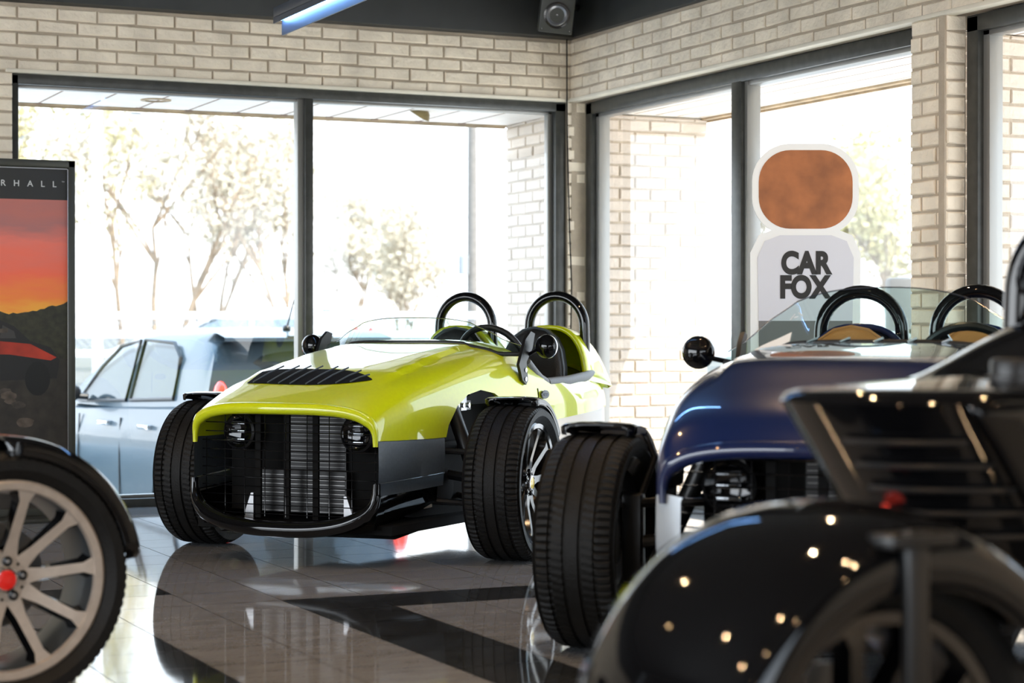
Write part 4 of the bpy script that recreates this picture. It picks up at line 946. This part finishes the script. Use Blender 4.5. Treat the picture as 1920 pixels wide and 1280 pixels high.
def parked_car(name, label, loc, rz, paint, L=3.8, W=1.66, H=1.5, grp=None, cat='car', detail=True):
    # x forward, origin on the ground below the middle of the rear bumper
    t = thing(name, label, cat, loc, rz, grp)
    k = L/3.8; hz = H/1.5
    xs = [0.0, 0.06, 0.22, 0.60, 1.0, 1.6, 2.1, 2.45, 2.85, 3.2, 3.55, 3.74, 3.8]
    belt = [0.86, 0.93, 0.97, 0.98, 0.97, 0.955, 0.94, 0.93, 0.92, 0.88, 0.80, 0.68, 0.58]
    hw = [0.66, 0.74, 0.80, 0.83, 0.83, 0.83, 0.83, 0.825, 0.82, 0.80, 0.74, 0.64, 0.50]
    mb = MB(); rows = []
    n = 70
    for i in range(n+1):
        x = 3.8*i/n; zb = interp(xs, belt, x); w = interp(xs, hw, x); lo = 0.20+0.10*max(0, 1-x/0.15)+0.08*max(0, (x-3.6)/0.2)
        half = [(w*0.90, lo), (w*0.99, lo+0.10), (w*1.0, 0.52*(0.7+0.3*zb)), (w*1.005, zb-0.22), (w*0.975, zb-0.10), (w*0.955, zb-0.03), (w*0.90, zb), (w*0.6, zb+0.035), (0, zb+0.045)]
        row = [(x*k, y*W/1.66, z*hz) for y, z in half]+[(x*k, -y*W/1.66, z*hz) for y, z in half[-2::-1]]
        rows.append(row)
    mb.grid(rows); mb.add(rows[0], [list(range(17))]); mb.add(rows[-1], [list(range(17))])
    body = mb.build('car_body', M[paint], t, ang=50)
    cu = []
    for xw in (0.62, 3.05):
        c = MB(); c.lathe([(0.0, -2), (0.33, -2), (0.33, 2), (0.0, 2)], 28, 0, Matrix.Translation((xw*k, 0, 0.30))); cu.append(c.build('cutter', M[paint], t))
    boolean(body, cu)
    gh = MB(); rows = []
    gx = [0.10, 0.16, 0.30, 0.50, 0.9, 1.4, 1.9, 2.25, 2.6, 2.9]; gz = [0.96, 1.10, 1.40, 1.47, 1.50, 1.50, 1.46, 1.36, 1.15, 0.95]
    for i in range(51):
        x = 0.10+2.8*i/50; zt = interp(gx, gz, x); zb = 0.93; f = (zt-zb)/0.57
        w0 = 0.775; w1 = 0.775-0.19*f
        half = [(w0, zb), (w0-0.19*f*0.45, zb+(zt-zb)*0.5), (w1+0.012, zt-0.06*f), (w1-0.07, zt-0.012*f), (w1*0.5, zt+0.008*f), (0, zt+0.012*f)]
        rows.append([(x*k, y*W/1.66, z*hz) for y, z in half]+[(x*k, -y*W/1.66, z*hz) for y, z in half[-2::-1]])
    gh.grid(rows); gho = gh.build('cabin', M[paint], t, ang=50)
    def side(s, x, z):
        zt = interp(gx, gz, x); f = (zt-0.93)/0.57; q = (z-0.93)/max(0.02, zt-0.93)
        y = 0.775-0.19*f*q*0.9+0.0
        return (x*k, s*(y+0.008)*W/1.66, z*hz)
    wins = [[(1.62, 0.985), (2.62, 0.955), (2.30, 1.22), (2.02, 1.37), (1.66, 1.415)], [(0.72, 1.02), (1.54, 0.988), (1.56, 1.42), (0.98, 1.40), (0.80, 1.30)]]
    for s in (1, -1):
        for wn in wins:
            m1 = MB(); m1.add([side(s, x, z) for x, z in wn], [list(range(len(wn)))], 0, None, False); m1.build('side_window', M['dimglass'], t)
            m2 = MB(); m2.tube([side(s, x, z) for x, z in wn], 0.014, 6, closed=True); m2.build('window_trim', M['satin'], t)
    rw = MB(); rows = []
    for i in range(9):
        z = 1.0+0.36*i/8; x = interp([0.96, 1.10, 1.40, 1.47], [0.10, 0.16, 0.30, 0.50], z)-0.006; w = 0.66-0.10*i/8
        rows.append([(x*k+0.02*(q/8)**2*k, q/8*w*W/1.66, z*hz) for q in range(-8, 9)])
    rw.grid(rows); rw.build('rear_window', M['dimglass2'], t)
    mb = MB(); mb.grid([[(x*k, y*W/1.66, z*hz) for y in (-0.62, -0.3, 0, 0.3, 0.62)] for x, z in ((0.62, 1.49), (0.30, 1.475), (0.14, 1.44), (0.15, 1.415), (0.34, 1.41))]); mb.build('roof_spoiler', M[paint], t)
    mb = MB(); mb.box((0.135*k, -0.17, 1.43*hz), (0.15*k, 0.17, 1.452*hz)); mb.build('high_brake_light', M['lens'], t)
    for s in (1, -1):
        mb = MB(); mb.sphere((0.095*k, s*0.67*W/1.66, 1.03*hz), 0.075, 16, sc=(0.9, 0.7, 1.7)); mb.build('tail_lamp', M['redlens'], t)
        mb = MB(); mb.sphere((2.42*k, s*0.93*W/1.66, 1.02*hz), 0.10, 14, sc=(0.6, 1.0, 0.75)); mb.tube([(2.42*k, s*0.78*W/1.66, 0.99*hz), (2.42*k, s*0.9*W/1.66, 1.0*hz)], 0.025, 8); mb.build('door_mirror', M['satin'], t)
        for xx in (0.95, 1.78):
            mb = MB(); mb.box((xx*k, s*0.82*W/1.66-0.02, 0.80*hz), ((xx+0.20)*k, s*0.85*W/1.66+0.012, 0.832*hz), 0, bev=0.008); mb.build('door_handle', M['chrome'], t)
        mb = MB()
        for xx in (0.70, 1.58, 2.48): mb.tube([(xx*k, s*0.832*W/1.66, 0.30*hz), (xx*k, s*0.834*W/1.66, 0.60*hz), ((xx+0.02)*k, s*0.815*W/1.66, 0.86*hz)], 0.006, 5)
        mb.build('door_gap', M['satin'], t)
    for xw in (0.62, 3.05):
        for s in (1, -1):
            mb = MB(); T = Matrix.Translation((xw*k, s*0.72*W/1.66, 0.30))
            mb.lathe([(0.20, -0.09), (0.285, -0.09), (0.30, -0.06), (0.30, 0.06), (0.285, 0.09), (0.20, 0.09)], 32, 0, T)
            mb.lathe([(0.20, 0.07*s), (0.0, 0.085*s)], 10, 1, T); mb.lathe([(0.20, -0.08), (0.20, 0.08)], 32, 1, T)
            mb.build('car_wheel', [M['rubber'], M['steel']], t)
    mb = MB(); mb.tube([(0.52*k, 0.0, 1.50*hz), (0.30*k, 0.0, 1.86*hz)], 0.007, 6); mb.sphere((0.52*k, 0, 1.50*hz), 0.03, 10); mb.build('roof_aerial', M['satin'], t)
    return t
dirang = math.atan2(fw.y, fw.x)
parked_car('parked_hatchback', 'silver-blue hatchback parked outside close behind the tall window', P(-1.30, 13.4, -0.55), dirang+R(31), 'silverblue')
parked_car('parked_wagon', 'pale car on the road behind the white fence beyond the hatchback', P(-2.5, 35.0, -0.1), dirang+R(84), 'palecar', L=4.6, W=1.8, H=1.42)
# pale pickup seen past the brick pier
t = thing('parked_pickup', 'pale pickup with tall door mirror parked outside the right-hand windows', 'truck', P(4.0, 14.9, -0.55), dirang+PI+R(4))
mb = MB(); rows = []
for x, w, zl, zh in ((-3.2, 0.95, 0.5, 1.32), (-0.75, 0.98, 0.45, 1.36), (0.0, 0.98, 0.45, 1.38), (1.0, 0.97, 0.45, 1.36), (1.6, 0.95, 0.45, 1.30), (1.85, 0.88, 0.5, 1.16)):
    rows.append([(x, -w*0.95, zl), (x, -w, zl+0.2), (x, -w, zh-0.15), (x, -w*0.88, zh), (x, 0, zh+0.03), (x, w*0.88, zh), (x, w, zh-0.15), (x, w, zl+0.2), (x, w*0.95, zl)])
mb.grid(rows); mb.add(rows[0], [list(range(9))]); mb.add(rows[-1], [list(range(9))]); mb.build('truck_body', M['palecar'], t, ang=40)
mb = MB(); rows = []
for x, w, zh in ((-1.9, 0.80, 1.40), (-1.7, 0.74, 1.92), (-0.5, 0.74, 1.96), (0.1, 0.82, 1.40)): rows.append([(x, -0.88, 1.36), (x, -w, zh), (x, w, zh), (x, 0.88, 1.36)])
mb.grid(rows); mb.add(rows[0], [(0, 1, 2, 3)]); mb.add(rows[-1], [(0, 1, 2, 3)]); mb.build('truck_cab', M['dimglass'], t)
for s in (1, -1):
    mb = MB(); mb.box((-0.10, s*1.12-0.09, 1.48), (0.06, s*1.12+0.09, 1.88), 0, bev=0.03); mb.tube([(0, s*0.85, 1.44), (0, s*1.05, 1.50)], 0.03, 8); mb.build('door_mirror', M['tanmirror'], t)
for x in (-2.4, 1.15):
    for s in (1, -1):
        mb = MB(); mb.lathe([(0.22, -0.12), (0.37, -0.11), (0.38, 0), (0.37, 0.11), (0.22, 0.12), (0, 0.10)], 28, 0, Matrix.Translation((x, s*0.85, 0.38))); mb.build('truck_wheel', M['rubber'], t)

# poles and wires
t = thing('utility_pole', 'grey wooden utility pole with transformer beyond the fence', 'pole', P(-1.28, 64, 0.1))
mb = MB(); mb.tube([(0, 0, 0), (0, 0, 10.0)], [0.19, 0.15], 12); mb.build('pole_shaft', M['polewood'], t)
mb = MB(); mb.lathe([(0, 0), (0.17, 0.02), (0.17, 0.62), (0.10, 0.70), (0, 0.70)], 16, 0, Matrix.Translation((-0.32, 0, 2.6)) @ Matrix.Rotation(PI/2, 4, 'X')); mb.build('transformer', M['polegrey'], t)
mb = MB(); mb.box((-0.9, -0.06, 8.6), (0.9, 0.06, 8.72)); mb.build('crossarm', M['polewood'], t)
t = thing('lamp_post', 'slim white lamp post outside left of the bare trees', 'lamp post', P(-5.0, 24.0, 0.0))
mb = MB(); mb.tube([(0, 0, 0), (0, 0, 7.0)], [0.062, 0.055], 12); mb.box((-0.2, -0.2, -0.3), (0.2, 0.2, 0.1), bev=0.02); mb.build('post_shaft', M['white'], t)
mb = MB(); mb.box((-0.1, -0.5, 6.95), (0.1, 0.1, 7.1), bev=0.02); mb.build('lamp_head', M['white'], t)
for k, (z, lab) in enumerate(((6.2, 'upper power line across the sky left of the utility pole'), (4.3, 'lower power line across the sky left of the utility pole'))):
    mb = MB(); mb.tube([P(-30+60*q/30, 65+(-6+12*q/30)*0.4, z+0.45*((q-15)/15)**2+0.05*q/30+0.3) for q in range(31)], 0.016, 4, caps=False)
    tag(mb.build('power_line', M['polegrey']), lab, 'wire')

def tree(label, r, d, h, seed, leaf, dens, spread=1.0, grp='trees beyond the fence'):
    rnd = random.Random(seed); t = thing('spring_tree', label, 'tree', P(r, d, Z_bank(d)-0.1), 0, grp)
    mb = MB(); tips = []
    def br(p, dv, ln, rad, lv):
        n = 4; pts = [p]; q = p.copy(); dd = dv.copy()
        for i in range(n):
            dd = (dd+Vector((rnd.uniform(-.16, .16), rnd.uniform(-.16, .16), 0.05))).normalized(); q = q+dd*ln/n; pts.append(q.copy())
        mb.tube(pts, [rad*(1-0.5*i/n) for i in range(n+1)], 5 if lv < 2 else 3, caps=False)
        if lv >= 2: tips.extend(pts[1:])
        if lv < 4:
            for c in range(3 if lv else 5):
                i = rnd.randint(1, n) if lv else rnd.randint(2, n); a = rnd.uniform(0, 2*PI); s_ = rnd.uniform(0.35, 0.8)*spread
                nd = (dd+Vector((math.cos(a)*s_, math.sin(a)*s_, rnd.uniform(-0.05, 0.35)))).normalized()
                br(pts[i], nd, ln*rnd.uniform(0.55, 0.75), rad*0.5, lv+1)
    for c in range(rnd.choice((1, 2, 2, 3))):
        br(Vector((rnd.uniform(-.2, .2), rnd.uniform(-.2, .2), 0)), Vector((rnd.uniform(-.25, .25)*spread, rnd.uniform(-.25, .25), 1)).normalized(), h*0.42, 0.09*h/8, 0)
    mb.build('branches', M['bark'], t, ang=80)
    if dens:
        lf = MB()
        for p in tips:
            for _ in range(dens):
                c = p+Vector((rnd.gauss(0, .22), rnd.gauss(0, .22), rnd.gauss(0, .22))); s_ = rnd.uniform(0.03, 0.075)
                u = Vector((rnd.uniform(-1, 1), rnd.uniform(-1, 1), rnd.uniform(-1, 1))).normalized()*s_; v = u.cross(Vector((rnd.uniform(-1, 1), rnd.uniform(-1, 1), rnd.uniform(-1, 1)))).normalized()*s_
                lf.add([c-u, c+v, c+u, c-v], [(0, 1, 2, 3)], 0, None, False)
        me = bpy.data.meshes.new('spring_leaves'); me.from_pydata([tuple(p) for p in lf.v], [], lf.f); me.materials.append(M[leaf])
        o = bpy.data.objects.new('spring_leaves', me); C.objects.link(o); o.parent = t; o['kind'] = 'stuff'
TL = (('tall yellow-green budding tree behind the lamp post at far left', -12.2, 48, 9.0, 1, 'leaf_y', 3, 1.0),
      ('yellow budding tree just right of the white lamp post', -11.4, 59, 10.0, 2, 'leaf_y', 3, 0.9),
      ('bare brown multi-stemmed tree in the middle of the left window', -7.6, 44, 8.2, 3, 'leaf_p', 2, 1.1),
      ('pale budding tree left of the window mullion', -5.9, 52, 8.0, 4, 'leaf_p', 2, 1.0),
      ('small bare tree right of the window mullion', -3.2, 56, 5.2, 5, 'leaf_p', 2, 1.1),
      ('low bare tree beside the utility pole', -1.9, 70, 6.6, 6, 'leaf_p', 2, 1.0),
      ('yellow budding tree outside between the standee and the brick pier', 8.9, 46, 6.2, 8, 'leaf_y', 4, 0.8),
      ('pale tall tree outside behind the standee', 7.0, 54, 7.0, 9, 'leaf_p', 2, 1.0),
      ('broad pale tree far back between the two left window trees', -11.0, 72, 10.5, 11, 'leaf_p', 4, 1.2),
      ('low pale thicket tree far back left of the mullion', -6.6, 84, 8.0, 12, 'leaf_p', 4, 1.3),
      ('faint low tree far back at centre of the second pane', -4.3, 80, 6.5, 13, 'leaf_p', 3, 1.3))
for a in TL: tree(*a)
# two fittings on the soffit seen through the window
t = thing('soffit_fixture', 'round recessed fitting with dangling cover on the white soffit panel', 'ceiling light', (-2.33, 0.50, 2.224))
mb = MB(); mb.lathe([(0.085, 0.0), (0.085, 0.006), (0.06, 0.008), (0.055, -0.02)], 28, 0, Matrix.Rotation(-PI/2, 4, 'X') ); mb.build('fixture_ring', M['drip'], t)
mb = MB(); mb.lathe([(0.0, 0.0), (0.034, 0.004), (0.030, 0.012), (0, 0.016)], 20, 0, Matrix.Translation((-0.02, 0.36, -0.035)) @ Matrix.Rotation(-PI/2, 4, 'X')); mb.build('fixture_cover', M['white'], t)
mb = MB(); mb.lathe([(0.09, 0), (0.075, -0.03), (0.02, -0.075), (0.0, -0.075)], 24, 0, Matrix.Rotation(R(-62), 4, 'X') @ Matrix.Rotation(R(25), 4, 'Z'))
o = mb.build('soffit_fixture', M['brass'], loc=(-0.78, 0.46, 2.22)); tag(o, 'loose brass fitting hanging tilted from the soffit right of the mullion', 'ceiling light')
